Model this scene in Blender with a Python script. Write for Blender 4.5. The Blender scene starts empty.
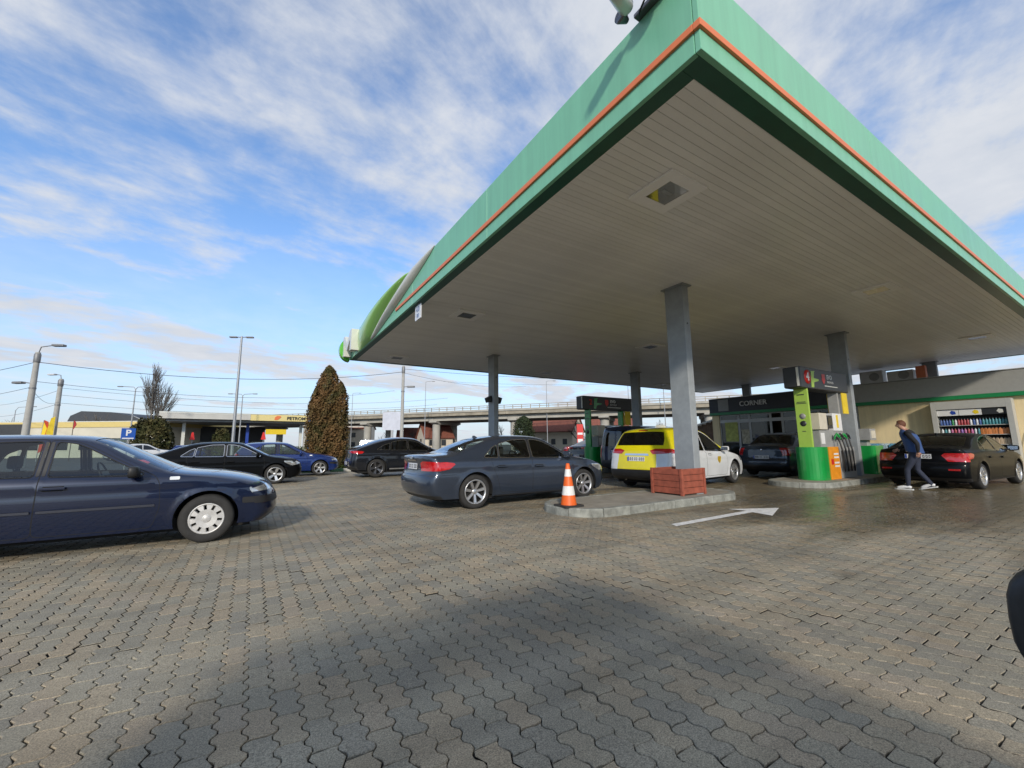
import bpy, bmesh, math, random
import numpy as np
from mathutils import Vector, Matrix, Euler
from mathutils.geometry import delaunay_2d_cdt

# World frame: +X runs along the pump lanes (the way the cars face), +Y across the lanes, Z up.
scene = bpy.context.scene
COL = scene.collection
# ---------------------------------------------------------------- camera
CAM_Z = 1.27
cam_data = bpy.data.cameras.new('camera')
cam = bpy.data.objects.new('camera', cam_data)
COL.objects.link(cam)
cam_data.sensor_width = 36.0
cam_data.lens = 415.0 / 1024.0 * 36.0
cam_data.clip_start = 0.02
cam_data.clip_end = 3000.0
_az = math.radians(-31.817)
_pitch = math.atan(60.0 / 415.0)
_roll = math.radians(0.52)
def survey(ax, ay):
    """east/north (camera heading) -> site axes"""
    return (ax * math.cos(_az) - ay * math.sin(_az), ax * math.sin(_az) + ay * math.cos(_az))
_r0 = Vector((*survey(1, 0), 0)); _fw = survey(0, 1)
_f = Vector((_fw[0] * math.cos(_pitch), _fw[1] * math.cos(_pitch), math.sin(_pitch)))
_u0 = _r0.cross(_f)
_R = _r0 * math.cos(_roll) - _u0 * math.sin(_roll)
_U = _u0 * math.cos(_roll) + _r0 * math.sin(_roll)
cam.matrix_world = Matrix(((_R.x, _U.x, -_f.x, 0), (_R.y, _U.y, -_f.y, 0), (_R.z, _U.z, -_f.z, CAM_Z), (0, 0, 0, 1)))
scene.camera = cam
# ---------------------------------------------------------------- sun, sky, exposure
SHADOW = Vector((1.15, 2.0, -1.0))            # direction the sunlight travels
SUN_EL = math.atan2(1.0, math.hypot(1.15, 2.0))
SUN_AZ = math.atan2(-1.15, -2.0)
sun_data = bpy.data.lights.new('sun', 'SUN')
sun_data.energy = 2.2
sun_data.angle = math.radians(4.0)
sun_data.color = (1.0, 0.90, 0.76)
sun = bpy.data.objects.new('sun', sun_data)
COL.objects.link(sun)
sun.rotation_euler = SHADOW.to_track_quat('-Z', 'Y').to_euler()
sun.location = (-30, -40, 40)

world = bpy.data.worlds.new('World')
scene.world = world
world.use_nodes = True
def build_sky():
    nt = world.node_tree; N = nt.nodes; L = nt.links
    N.clear()
    out = N.new('ShaderNodeOutputWorld'); bg = N.new('ShaderNodeBackground')
    bg.inputs['Strength'].default_value = 0.138
    L.new(bg.outputs[0], out.inputs[0])
    sky = N.new('ShaderNodeTexSky'); sky.sky_type = 'NISHITA'; sky.sun_disc = False
    sky.sun_elevation = SUN_EL; sky.sun_rotation = SUN_AZ
    sky.altitude = 400; sky.air_density = 1.0; sky.dust_density = 0.6; sky.ozone_density = 2.2
    tc = N.new('ShaderNodeTexCoord')
    sep = N.new('ShaderNodeSeparateXYZ'); L.new(tc.outputs['Generated'], sep.inputs[0])
    def math_(op, a, b=None, clamp=False):
        n = N.new('ShaderNodeMath'); n.operation = op; n.use_clamp = clamp
        for i, v in enumerate((a, b)):
            if v is None: continue
            if isinstance(v, (int, float)): n.inputs[i].default_value = v
            else: L.new(v, n.inputs[i])
        return n.outputs[0]
    # cloud layer: the view direction carried to a flat deck far above
    zz = math_('MAXIMUM', math_('ADD', sep.outputs[2], 0.10), 0.04)
    px = math_('DIVIDE', sep.outputs[0], zz); py = math_('DIVIDE', sep.outputs[1], zz)
    comb = N.new('ShaderNodeCombineXYZ'); L.new(px, comb.inputs[0]); L.new(py, comb.inputs[1])
    mp = N.new('ShaderNodeMapping'); mp.vector_type = 'TEXTURE'
    mp.inputs['Rotation'].default_value = (0, 0, math.radians(22))
    mp.inputs['Scale'].default_value = (2.3, 1.0, 1)
    mp.inputs['Location'].default_value = (3.1, 4.2, 0)
    L.new(comb.outputs[0], mp.inputs[0])
    def noise(scale, detail, rough, vec, dist=0.0):
        n = N.new('ShaderNodeTexNoise'); n.inputs['Scale'].default_value = scale
        n.inputs['Detail'].default_value = detail; n.inputs['Roughness'].default_value = rough
        n.inputs['Distortion'].default_value = dist
        L.new(vec, n.inputs['Vector']); return n.outputs['Fac']
    n1 = noise(1.15, 8, 0.60, mp.outputs[0], 0.25)
    n2 = noise(3.4, 7, 0.62, comb.outputs[0], 0.15)
    n3 = noise(0.5, 2, 0.5, mp.outputs[0])
    dens = math_('ADD', math_('ADD', math_('MULTIPLY', n1, 0.62), math_('MULTIPLY', n2, 0.26)), math_('MULTIPLY', n3, 0.30))
    # the deck thickens towards +X and with height, thins out over the left
    bias = math_('ADD', math_('MULTIPLY', sep.outputs[0], 0.075), math_('MULTIPLY', sep.outputs[2], 0.06))
    dens = math_('ADD', dens, bias)
    ramp = N.new('ShaderNodeValToRGB'); ramp.color_ramp.interpolation = 'EASE'
    ramp.color_ramp.elements[0].position = 0.54; ramp.color_ramp.elements[0].color = (0, 0, 0, 1)
    ramp.color_ramp.elements[1].position = 0.70; ramp.color_ramp.elements[1].color = (1, 1, 1, 1)
    L.new(dens, ramp.inputs[0])
    # haze bank near the horizon
    hz = math_('SUBTRACT', 1.0, math_('MULTIPLY', math_('MAXIMUM', sep.outputs[2], 0.0), 1.75), True)
    hz = math_('MULTIPLY', math_('POWER', hz, 1.55), math_('ADD', 0.74, math_('MULTIPLY', n2, 0.50)))
    cov = math_('MAXIMUM', math_('ADD', math_('MULTIPLY', ramp.outputs[0], 0.90), math_('ADD', 0.02, math_('MULTIPLY', n1, 0.16))), hz, True)
    cc = N.new('ShaderNodeValToRGB')
    cc.color_ramp.elements[0].position = 0.35; cc.color_ramp.elements[0].color = (0.68, 0.735, 0.83, 1)
    cc.color_ramp.elements[1].position = 0.75; cc.color_ramp.elements[1].color = (0.83, 0.86, 0.92, 1)
    L.new(n2, cc.inputs[0])
    cs = N.new('ShaderNodeMix'); cs.data_type = 'RGBA'; cs.blend_type = 'MULTIPLY'; cs.inputs[0].default_value = 1.0
    L.new(cc.outputs[0], cs.inputs['A']); cs.inputs['B'].default_value = (4.75, 4.75, 4.75, 1)
    sk = N.new('ShaderNodeMix'); sk.data_type = 'RGBA'; sk.blend_type = 'MULTIPLY'; sk.inputs[0].default_value = 1.0
    L.new(sky.outputs[0], sk.inputs['A']); sk.inputs['B'].default_value = (0.86, 1.13, 1.36, 1)
    mx = N.new('ShaderNodeMix'); mx.data_type = 'RGBA'
    L.new(cov, mx.inputs[0]); L.new(sk.outputs['Result'], mx.inputs['A']); L.new(cs.outputs['Result'], mx.inputs['B'])
    L.new(mx.outputs['Result'], bg.inputs['Color'])
build_sky()
vs = scene.view_settings
vs.view_transform = 'Standard'; vs.look = 'None'; vs.gamma = 1.0; vs.exposure = 0.46
try: vs.use_curve_mapping = False
except Exception: pass
scene.cycles.use_denoising = True
scene.cycles.max_bounces = 8
scene.cycles.transparent_max_bounces = 16
scene.cycles.caustics_reflective = False; scene.cycles.caustics_refractive = False
random.seed(7); RNG = np.random.default_rng(7)

# ---------------------------------------------------------------- materials
MATS = {}
def mat(name, col, rough=0.6, metal=0.0, coat=0.0, var=0.12, vscale=6.0, bump=0.0, bscale=80.0, spec=0.5, coat_rough=0.04, rvar=0.0, emit=0.0, streak=0.0, objvar=0.0):
    if name in MATS: return MATS[name]
    m = bpy.data.materials.new(name); m.use_nodes = True
    nt = m.node_tree; N = nt.nodes; L = nt.links
    b = N['Principled BSDF']
    b.inputs['Roughness'].default_value = rough; b.inputs['Metallic'].default_value = metal
    b.inputs['Coat Weight'].default_value = coat; b.inputs['Coat Roughness'].default_value = coat_rough
    b.inputs['Specular IOR Level'].default_value = spec
    c = (*col, 1.0)
    tc = N.new('ShaderNodeTexCoord')
    if var > 0:
        n = N.new('ShaderNodeTexNoise'); n.inputs['Scale'].default_value = vscale; n.inputs['Detail'].default_value = 6; n.inputs['Roughness'].default_value = 0.65
        L.new(tc.outputs['Object'], n.inputs['Vector'])
        r = N.new('ShaderNodeValToRGB')
        r.color_ramp.elements[0].position = 0.3; r.color_ramp.elements[1].position = 0.7
        r.color_ramp.elements[0].color = tuple(min(1, v * (1 - var)) for v in col) + (1,)
        r.color_ramp.elements[1].color = tuple(min(1, v * (1 + var * .6)) for v in col) + (1,)
        L.new(n.outputs['Fac'], r.inputs[0]); L.new(r.outputs[0], b.inputs['Base Color'])
        if rvar > 0:
            mr = N.new('ShaderNodeMapRange'); mr.inputs[1].default_value = 0.3; mr.inputs[2].default_value = 0.7
            mr.inputs[3].default_value = max(0, rough - rvar); mr.inputs[4].default_value = min(1, rough + rvar)
            L.new(n.outputs['Fac'], mr.inputs[0]); L.new(mr.outputs[0], b.inputs['Roughness'])
        last = r.outputs[0]
        if streak > 0:                                   # rain streaks and runs
            mp = N.new('ShaderNodeMapping'); mp.inputs['Scale'].default_value = (3.2, 3.2, .22); L.new(tc.outputs['Object'], mp.inputs[0])
            n3 = N.new('ShaderNodeTexNoise'); n3.inputs['Scale'].default_value = 2.0; n3.inputs['Detail'].default_value = 5; n3.inputs['Roughness'].default_value = .7; L.new(mp.outputs[0], n3.inputs['Vector'])
            m3 = N.new('ShaderNodeMapRange'); m3.inputs[1].default_value = .35; m3.inputs[2].default_value = .7; m3.inputs[3].default_value = 1.0 + streak * .3; m3.inputs[4].default_value = 1.0 - streak; L.new(n3.outputs['Fac'], m3.inputs[0])
            x3 = N.new('ShaderNodeMix'); x3.data_type = 'RGBA'; x3.blend_type = 'MULTIPLY'; x3.inputs[0].default_value = 1.0; L.new(last, x3.inputs['A']); L.new(m3.outputs[0], x3.inputs['B']); last = x3.outputs['Result']
        if objvar > 0:
            oi = N.new('ShaderNodeObjectInfo'); m4 = N.new('ShaderNodeMapRange'); m4.inputs[3].default_value = 1.0 - objvar; m4.inputs[4].default_value = 1.0 + objvar * .5; L.new(oi.outputs['Random'], m4.inputs[0])
            x4 = N.new('ShaderNodeMix'); x4.data_type = 'RGBA'; x4.blend_type = 'MULTIPLY'; x4.inputs[0].default_value = 1.0; L.new(last, x4.inputs['A']); L.new(m4.outputs[0], x4.inputs['B']); last = x4.outputs['Result']
        L.new(last, b.inputs['Base Color'])
    else:
        b.inputs['Base Color'].default_value = c
    if bump > 0:
        n2 = N.new('ShaderNodeTexNoise'); n2.inputs['Scale'].default_value = bscale; n2.inputs['Detail'].default_value = 4
        L.new(tc.outputs['Object'], n2.inputs['Vector'])
        bp = N.new('ShaderNodeBump'); bp.inputs['Strength'].default_value = bump; bp.inputs['Distance'].default_value = 0.01
        L.new(n2.outputs['Fac'], bp.inputs['Height']); L.new(bp.outputs[0], b.inputs['Normal'])
    if emit > 0:
        b.inputs['Emission Color'].default_value = c; b.inputs['Emission Strength'].default_value = emit
    MATS[name] = m
    return m
def glass_mat(name, tint, ior=1.5, extra=0.0):
    if name in MATS: return MATS[name]
    m = bpy.data.materials.new(name); m.use_nodes = True
    nt = m.node_tree; N = nt.nodes; L = nt.links; N.clear()
    o = N.new('ShaderNodeOutputMaterial'); mx = N.new('ShaderNodeMixShader'); t = N.new('ShaderNodeBsdfTransparent'); g = N.new('ShaderNodeBsdfGlossy')
    t.inputs[0].default_value = (*tint, 1); g.inputs['Roughness'].default_value = 0.02; g.inputs[0].default_value = (0.95, 0.97, 1, 1)
    fr = N.new('ShaderNodeFresnel'); fr.inputs[0].default_value = ior
    ad = N.new('ShaderNodeMath'); ad.operation = 'ADD'; ad.use_clamp = True; ad.inputs[1].default_value = extra
    L.new(fr.outputs[0], ad.inputs[0]); L.new(ad.outputs[0], mx.inputs[0]); L.new(t.outputs[0], mx.inputs[1]); L.new(g.outputs[0], mx.inputs[2]); L.new(mx.outputs[0], o.inputs[0])
    MATS[name] = m
    return m

# ---------------------------------------------------------------- building helpers
def tag(o, label=None, cat=None, group=None, kind=None):
    if label: o['label'] = label
    if cat: o['category'] = cat
    if group: o['group'] = group
    if kind: o['kind'] = kind
    return o
def empty(name, loc=(0, 0, 0), rz=0.0, parent=None):
    o = bpy.data.objects.new(name, None); COL.objects.link(o)
    o.empty_display_size = 0.2
    o.location = loc; o.rotation_euler = (0, 0, rz); o.parent = parent
    return o
def link(name, me, parent=None, loc=(0, 0, 0), rot=(0, 0, 0)):
    o = bpy.data.objects.new(name, me); COL.objects.link(o)
    o.location = loc; o.rotation_euler = rot; o.parent = parent
    return o
def copy_tree(o, parent=None):
    c = o.copy(); COL.objects.link(c); c.parent = parent
    for ch in list(o.children): copy_tree(ch, c)
    return c
class MB:
    """collects verts/faces; build() links one mesh object"""
    def __init__(s): s.v = []; s.f = []; s.m = []; s.sm = []
    def add(s, vs_, fs, mi=0, smooth=False):
        k = len(s.v); s.v += [tuple(p) for p in vs_]
        for f in fs: s.f.append(tuple(i + k for i in f)); s.m.append(mi); s.sm.append(smooth)
        return s
    def box(s, x0, x1, y0, y1, z0, z1, mi=0, bev=0.0):
        if bev <= 0:
            return s.add([(x, y, z) for z in (z0, z1) for y in (y0, y1) for x in (x0, x1)],
                     [(0, 2, 3, 1), (4, 5, 7, 6), (0, 1, 5, 4), (2, 6, 7, 3), (0, 4, 6, 2), (1, 3, 7, 5)], mi)
        bm = bmesh.new(); bmesh.ops.create_cube(bm, size=1.0)
        for v in bm.verts: v.co = Vector(((x0 + x1) / 2 + v.co.x * (x1 - x0), (y0 + y1) / 2 + v.co.y * (y1 - y0), (z0 + z1) / 2 + v.co.z * (z1 - z0)))
        bmesh.ops.bevel(bm, geom=bm.edges[:], offset=bev, segments=2, profile=0.5, affect='EDGES')
        bm.verts.index_update()
        s.add([v.co[:] for v in bm.verts], [[v.index for v in f.verts] for f in bm.faces], mi); bm.free(); return s
    def prism(s, pts, z0, z1, mi=0, axis='z'):
        """extruded polygon: pts CCW in the plane; axis names the extrusion direction"""
        n = len(pts)
        def P(p, h): return (p[0], p[1], h) if axis == 'z' else ((p[0], h, p[1]) if axis == 'y' else (h, p[0], p[1]))
        vs_ = [P(p, z0) for p in pts] + [P(p, z1) for p in pts]
        fs = [tuple(range(n))[::-1], tuple(range(n, 2 * n))] + [(i, (i + 1) % n, n + (i + 1) % n, n + i) for i in range(n)]
        if axis == 'y': fs = [f[::-1] for f in fs]
        return s.add(vs_, fs, mi)
    def tube(s, pts, r, seg=8, mi=0, cap=True, smooth=True):
        """round bar through points; r number or list"""
        pts = [Vector(p) for p in pts]; n = len(pts)
        rs = r if isinstance(r, (list, tuple)) else [r] * n
        vs_ = []; prev = None
        for i, p in enumerate(pts):
            d = (pts[min(i + 1, n - 1)] - pts[max(i - 1, 0)]).normalized()
            a = Vector((0, 0, 1)) if abs(d.z) < 0.9 else Vector((1, 0, 0))
            if prev is not None: a = prev
            e1 = (a - d * a.dot(d)).normalized(); e2 = d.cross(e1); prev = e1
            vs_ += [p + (e1 * math.cos(2 * math.pi * k / seg) + e2 * math.sin(2 * math.pi * k / seg)) * rs[i] for k in range(seg)]
        fs = [(i * seg + k, i * seg + (k + 1) % seg, (i + 1) * seg + (k + 1) % seg, (i + 1) * seg + k) for i in range(n - 1) for k in range(seg)]
        s.add(vs_, fs, mi, smooth)
        if cap: s.add(vs_, [tuple(range(seg))[::-1], tuple((n - 1) * seg + k for k in range(seg))], mi)
        return s
    def lathe(s, prof, seg=24, mi=0, c=(0, 0, 0), axis='z', smooth=True):
        vs_ = []
        for r, h in prof:
            for k in range(seg):
                a = 2 * math.pi * k / seg; q = (r * math.cos(a), r * math.sin(a), h)
                if axis == 'y': q = (q[0], q[2], q[1])
                elif axis == 'x': q = (q[2], q[0], q[1])
                vs_.append((q[0] + c[0], q[1] + c[1], q[2] + c[2]))
        fs = [(i * seg + k, i * seg + (k + 1) % seg, (i + 1) * seg + (k + 1) % seg, (i + 1) * seg + k) for i in range(len(prof) - 1) for k in range(seg)]
        if axis == 'y': fs = [f[::-1] for f in fs]
        return s.add(vs_, fs, mi, smooth)
    def mesh(s, name, mats_):
        me = bpy.data.meshes.new(name); me.from_pydata(s.v, [], s.f)
        for m in (mats_ if isinstance(mats_, (list, tuple)) else [mats_]): me.materials.append(m)
        me.polygons.foreach_set('material_index', s.m); me.polygons.foreach_set('use_smooth', s.sm)
        me.update(); return me
    def build(s, name, mats_, parent=None, loc=(0, 0, 0), rot=(0, 0, 0)):
        return link(name, s.mesh(name, mats_), parent, loc, rot)
def text_mesh(txt, size, depth, bold=0.0, align='CENTER'):
    cu = bpy.data.curves.new('lettering', 'FONT'); cu.body = txt; cu.size = size; cu.extrude = depth; cu.offset = bold
    cu.align_x = align; cu.align_y = 'CENTER'; cu.resolution_u = 3
    o = bpy.data.objects.new('tmp_text', cu); COL.objects.link(o)
    dg = bpy.context.evaluated_depsgraph_get()
    me = bpy.data.meshes.new_from_object(o.evaluated_get(dg)); bpy.data.objects.remove(o); bpy.data.curves.remove(cu)
    me.name = 'lettering'
    return me
def text(name, txt, size, depth, m, parent, loc, rot, bold=0.0, align='CENTER'):
    me = text_mesh(txt, size, depth, bold, align); me.materials.clear(); me.materials.append(m)
    return link(name, me, parent, loc, rot)
FACE_NY = (math.radians(90), 0, 0)                  # lettering upright, read from -Y
FACE_NX = (math.radians(90), 0, math.radians(-90))  # lettering upright, read from -X
# ================================================================ vehicles
def catmull(P, n=6):
    """centripetal-ish resample of rows P (control points) -> rows, with float control index"""
    P = np.asarray(P, float); K = len(P); out = []; idx = []
    for i in range(K - 1):
        p0, p1, p2, p3 = P[max(i - 1, 0)], P[i], P[i + 1], P[min(i + 2, K - 1)]
        d1 = np.linalg.norm(p2[:2] - p1[:2]); d0 = max(np.linalg.norm(p1[:2] - p0[:2]), 1e-6); d2 = max(np.linalg.norm(p3[:2] - p2[:2]), 1e-6)
        m1 = (p2 - p0) / (d0 + d1) * d1 if i > 0 else (p2 - p1)
        m2 = (p3 - p1) / (d1 + d2) * d1 if i < K - 2 else (p2 - p1)
        for k in range(n):
            t = k / n; h = (2*t**3-3*t**2+1, t**3-2*t**2+t, -2*t**3+3*t**2, t**3-t**2)
            out.append(h[0]*p1 + h[1]*m1 + h[2]*p2 + h[3]*m2); idx.append(i + t)
    out.append(P[-1]); idx.append(K - 1)
    return np.array(out), np.array(idx)
def inpoly(pts, poly):
    pts = np.asarray(pts); poly = np.asarray(poly); x, y = pts[:, 0], pts[:, 1]; ins = np.zeros(len(pts), bool)
    j = len(poly) - 1
    for i in range(len(poly)):
        xi, yi = poly[i]; xj, yj = poly[j]
        c = ((yi > y) != (yj > y))
        ins ^= c & (x < (xj - xi) * (y - yi) / ((yj - yi) if yj != yi else 1e-12) + xi); j = i
    return ins
def subdiv(poly, step):
    out = []
    for i, p in enumerate(poly):
        q = poly[(i + 1) % len(poly)]; n = max(1, int(math.hypot(q[0]-p[0], q[1]-p[1]) / step))
        out += [(p[0] + (q[0]-p[0]) * k / n, p[1] + (q[1]-p[1]) * k / n) for k in range(n)]
    return out
def rounded(poly, r=0.04, n=3):
    """polygon with its corners cut round"""
    out = []; K = len(poly)
    for i in range(K):
        a, b, c = (np.array(poly[(i + k) % K], float) for k in (-1, 0, 1))
        la, lc = np.linalg.norm(a - b), np.linalg.norm(c - b); rr = min(r, la * .4, lc * .4)
        p, q = b + (a - b) / la * rr, b + (c - b) / lc * rr
        for k in range(n + 1):
            t = k / n; out.append(tuple((1-t)**2 * p + 2*t*(1-t) * b + t*t * q))
    return out
def inset(poly, d):
    """move every edge inwards by d (outwards when negative)"""
    P = [np.array(p, float) for p in poly]; K = len(P)
    area = sum(P[i][0] * P[(i+1) % K][1] - P[(i+1) % K][0] * P[i][1] for i in range(K))
    sg = 1 if area > 0 else -1; out = []
    for i in range(K):
        a, b, c = P[i-1], P[i], P[(i+1) % K]
        e1 = (b - a) / (np.linalg.norm(b - a) + 1e-9); e2 = (c - b) / (np.linalg.norm(c - b) + 1e-9)
        n1 = np.array([-e1[1], e1[0]]) * sg; n2 = np.array([-e2[1], e2[0]]) * sg
        nn = n1 + n2; nn /= max(np.linalg.norm(nn), 1e-6); k = d / max(nn.dot(n1), 0.5)
        out.append(tuple(b + nn * k))
    return out
def cdt_regions(domain, regions, grid, holes=()):
    """triangulate a 2-D domain with all region outlines as edges; returns pts, {region: tris} (first region listed wins; None = rest)"""
    pts = []; edges = []
    def addp(poly):
        k = len(pts); pts.extend(poly); n = len(poly); edges.extend((k + i, k + (i + 1) % n) for i in range(n))
    addp([tuple(p) for p in domain])
    for _, poly in regions: addp(subdiv(poly, grid))
    for poly in holes: addp(list(poly))
    D = np.array(domain); lo, hi = D.min(0), D.max(0)
    gx = np.arange(lo[0] + grid * .5, hi[0], grid); gy = np.arange(lo[1] + grid * .5, hi[1], grid)
    G = np.array([(x + (j % 2) * grid * .5, y) for j, y in enumerate(gy) for x in gx])
    G = G[inpoly(G, domain)]
    # keep the free points off the outlines
    B = np.array(pts)
    keep = np.ones(len(G), bool)
    for k in range(0, len(G), 400):
        d2 = ((G[k:k+400, None, :] - B[None]) ** 2).sum(2).min(1); keep[k:k+400] = d2 > (grid * .33) ** 2
    pts.extend([tuple(p) for p in G[keep]])
    vo, _, fo, *_r = delaunay_2d_cdt([Vector(p) for p in pts], edges, [], 0, 1e-5)
    V = np.array([tuple(v) for v in vo]); T = np.array(fo); cen = V[T].mean(1)
    left = inpoly(cen, domain)
    for h in holes: left &= ~inpoly(cen, h)
    # drop slivers
    res = {}
    for i, (nm, poly) in enumerate(regions):
        s = left & inpoly(cen, poly); res[i] = T[s]; left &= ~s
    res[None] = T[left]
    return V, res
def surf_mesh(name, parts, mats_):
    """parts: list of (P Nx3, Nrm Nx3, tris, mat index); joins into one smooth mesh with exact normals"""
    vs_, ns, fs, ms = [], [], [], []; k = 0
    for P, Nn, T, mi in parts:
        if len(T) == 0: continue
        used = np.unique(T); mp = -np.ones(len(P), int); mp[used] = np.arange(len(used))
        vs_.append(P[used]); ns.append(Nn[used]); t = mp[T] + k; k += len(used)
        # orient triangles along the stored normals
        A = np.concatenate(vs_)
        a, b, c = A[t[:, 0]], A[t[:, 1]], A[t[:, 2]]; fn = np.cross(b - a, c - a); NN = np.concatenate(ns)
        fl = (fn * (NN[t[:, 0]] + NN[t[:, 1]] + NN[t[:, 2]])).sum(1) < 0
        t[fl] = t[fl][:, ::-1]; fs.append(t); ms += [mi] * len(t)
    if not fs: return None
    me = bpy.data.meshes.new(name)
    A = np.concatenate(vs_); F = np.concatenate(fs); NN = np.concatenate(ns)
    me.from_pydata(A.tolist(), [], F.tolist())
    for m in mats_: me.materials.append(m)
    me.polygons.foreach_set('material_index', ms); me.polygons.foreach_set('use_smooth', [True] * len(F))
    me.update()
    me.normals_split_custom_set_from_vertices(NN.tolist())
    return me

BLACK = mat('black_plastic', (0.018, 0.018, 0.019), 0.5, var=0.2)
RUBBER = mat('tyre_rubber', (0.030, 0.029, 0.028), 0.85, var=0.3, vscale=9)
LINER = mat('dark_liner', (0.010, 0.010, 0.010), 0.9, var=0)
CHROME = mat('chrome_trim', (0.75, 0.75, 0.76), 0.18, 1.0, var=0.05)
ALLOY = mat('alloy_silver', (0.62, 0.62, 0.62), 0.32, 0.85, var=0.15, vscale=12)
CAPSILVER = mat('hubcap_silver', (0.60, 0.59, 0.57), 0.42, 0.25, var=0.15, vscale=12)
ALLOYDARK = mat('alloy_dark', (0.16, 0.16, 0.17), 0.3, 0.8, var=0.1)
GLASS = glass_mat('car_glass', (0.70, 0.77, 0.73), 1.5, 0.03)
GLASSDARK = glass_mat('privacy_glass', (0.10, 0.11, 0.12), 1.5, 0.03)
LENS = glass_mat('clear_lens', (0.85, 0.88, 0.9), 1.45, 0.05)
REDLENS = mat('red_lens', (0.50, 0.010, 0.012), 0.12, coat=1.0, var=0.35, vscale=14)
ORANGELENS = mat('orange_lens', (0.75, 0.22, 0.02), 0.15, coat=1.0, var=0)
HEADLAMP = mat('headlamp', (.55, .57, .58), .12, .6, coat=1.0, var=.6, vscale=9)
TRIMBLK = mat('trim_gloss_black', (.008, .008, .008), .25, var=0)
WHITELENS = mat('white_lens', (0.75, 0.77, 0.78), 0.1, coat=1.0, var=0.1)
SEAT = mat('seat_cloth', (0.030, 0.031, 0.034), 0.9, var=0.3, bump=0.2)
PLATE = mat('number_plate_white', (0.72, 0.73, 0.74), 0.35, var=0.05)
PLATEBLUE = mat('number_plate_blue', (0.02, 0.06, 0.35), 0.4, var=0)
INK = mat('plate_ink', (0.02, 0.02, 0.025), 0.5, var=0)

def paint(name, col, metal=0.35, rough=0.34):
    return mat('paint_' + name, col, rough, metal, coat=1.0, var=0.10, vscale=2.5, coat_rough=0.03, spec=0.2)

# ---- wheels
def wheel_meshes(style, R, w):
    rr = R * (0.70 if style != 'cap' else 0.615)
    t = MB(); hw = w / 2
    t.lathe([(rr*.97, -hw*.8), (rr*1.03, -hw*.97), (R*.90, -hw), (R*.975, -hw*.78), (R, -hw*.45), (R, hw*.45), (R*.975, hw*.78), (R*.90, hw), (rr*1.03, hw*.97), (rr*.97, hw*.8)], 40, axis='y')
    hub = MB()
    hub.lathe([(0.0001, -hw*.1), (rr*.72, -hw*.1), (rr*.72, -hw*.2), (0.0001, -hw*.2)], 24, axis='y')
    hub.lathe([(rr*.98, hw*.8), (rr*.98, -hw*.8)], 32, axis='y')
    hub.lathe([(0.0001, hw*.2), (rr*.98, hw*.2)], 24, axis='y')
    r = MB()
    # outer face of the rim is on the -y side (right side of the car)
    r.lathe([(rr*1.0, -hw*.80), (rr*1.04, -hw*.99), (rr*.97, -hw*1.01), (rr*.90, -hw*.86), (rr*.90, -hw*.55)], 40, axis='y')
    def spoke(a, w0, w1, r0, r1, y0, y1):
        ca, sa = math.cos(a), math.sin(a)
        def P(rad, off, y): return (rad*ca - off*sa, y, rad*sa + off*ca)
        vs_ = [P(r0, -w0, y0), P(r0, w0, y0), P(r1, w1, y1), P(r1, -w1, y1), P(r0, -w0*1.3, y0+.03), P(r0, w0*1.3, y0+.03), P(r1, w1*1.3, y1+.03), P(r1, -w1*1.3, y1+.03)]
        r.add(vs_, [(0, 1, 2, 3), (0, 4, 5, 1), (1, 5, 6, 2), (2, 6, 7, 3), (3, 7, 4, 0)])
    n, w0, w1, twin = {'a4': (7, .020, .026, 0), 'five': (5, .028, .042, 0), 'twin': (5, .016, .020, .045), 'multi': (10, .014, .020, 0), 'steel': (6, .03, .05, 0), 'bmw': (11, .016, .024, 0), 'cap': (10, 0, 0, 0)}[style]
    k = R / 0.32
    if style == 'cap':
        ring = 20
        r.lathe([(0.0001, -hw*.98), (rr*.22, -hw*.98), (rr*.27, -hw*.90)], 24, axis='y')
        r.lathe([(rr*.27, -hw*.90), (rr*.62, -hw*.97)], 40, axis='y')
        for i in range(10):
            a0 = 2*math.pi*i/10; am = a0 + math.pi/10
            spoke(a0, rr*.10, rr*.19, rr*.60, rr*.93, -hw*.97, -hw*.93)
        # raised ring and letter strokes of the badge on the cap
        r.lathe([(rr*.19, -hw*.99), (rr*.20, -hw*1.02), (rr*.22, -hw*.99)], 24, axis='y')
    else:
        for i in range(n):
            a = 2*math.pi*i/n + math.pi/2
            if twin:
                for s in (-1, 1): spoke(a + s*.13, w0*k, w1*k, rr*.24, rr*.93, -hw*.62, -hw*.88)
            else: spoke(a, w0*k, w1*k, rr*.20, rr*.93, -hw*.62, -hw*.88)
        r.lathe([(0.0001, -hw*.70), (rr*.16, -hw*.70), (rr*.25, -hw*.60), (rr*.27, -hw*.3)], 24, axis='y')
    rim_m = {'cap': CAPSILVER, 'twin': ALLOYDARK}.get(style, ALLOY)
    tread = t.mesh('tyre', RUBBER); rim = r.mesh('rim', rim_m)
    return hub.mesh('wheel', LINER), tread, rim
_WH = {}
def add_wheels(car, spec):
    key = (spec['wheel'], spec['R'])
    if key not in _WH: _WH[key] = wheel_meshes(spec['wheel'], spec['R'], spec.get('tw', 0.215))
    hub, tyre, rim = _WH[key]
    yy = spec['W'] - 0.025 - spec.get('tw', 0.215) / 2
    for xa in spec['axles']:
        for s in (-1, 1):
            a = random.uniform(0, 6)
            h = link('wheel', hub, car, (xa, s * yy, spec['R']), (0, 0, 0 if s < 0 else math.pi))
            link('tyre', tyre, h); link('rim', rim, h, rot=(0, a, 0))

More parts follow.
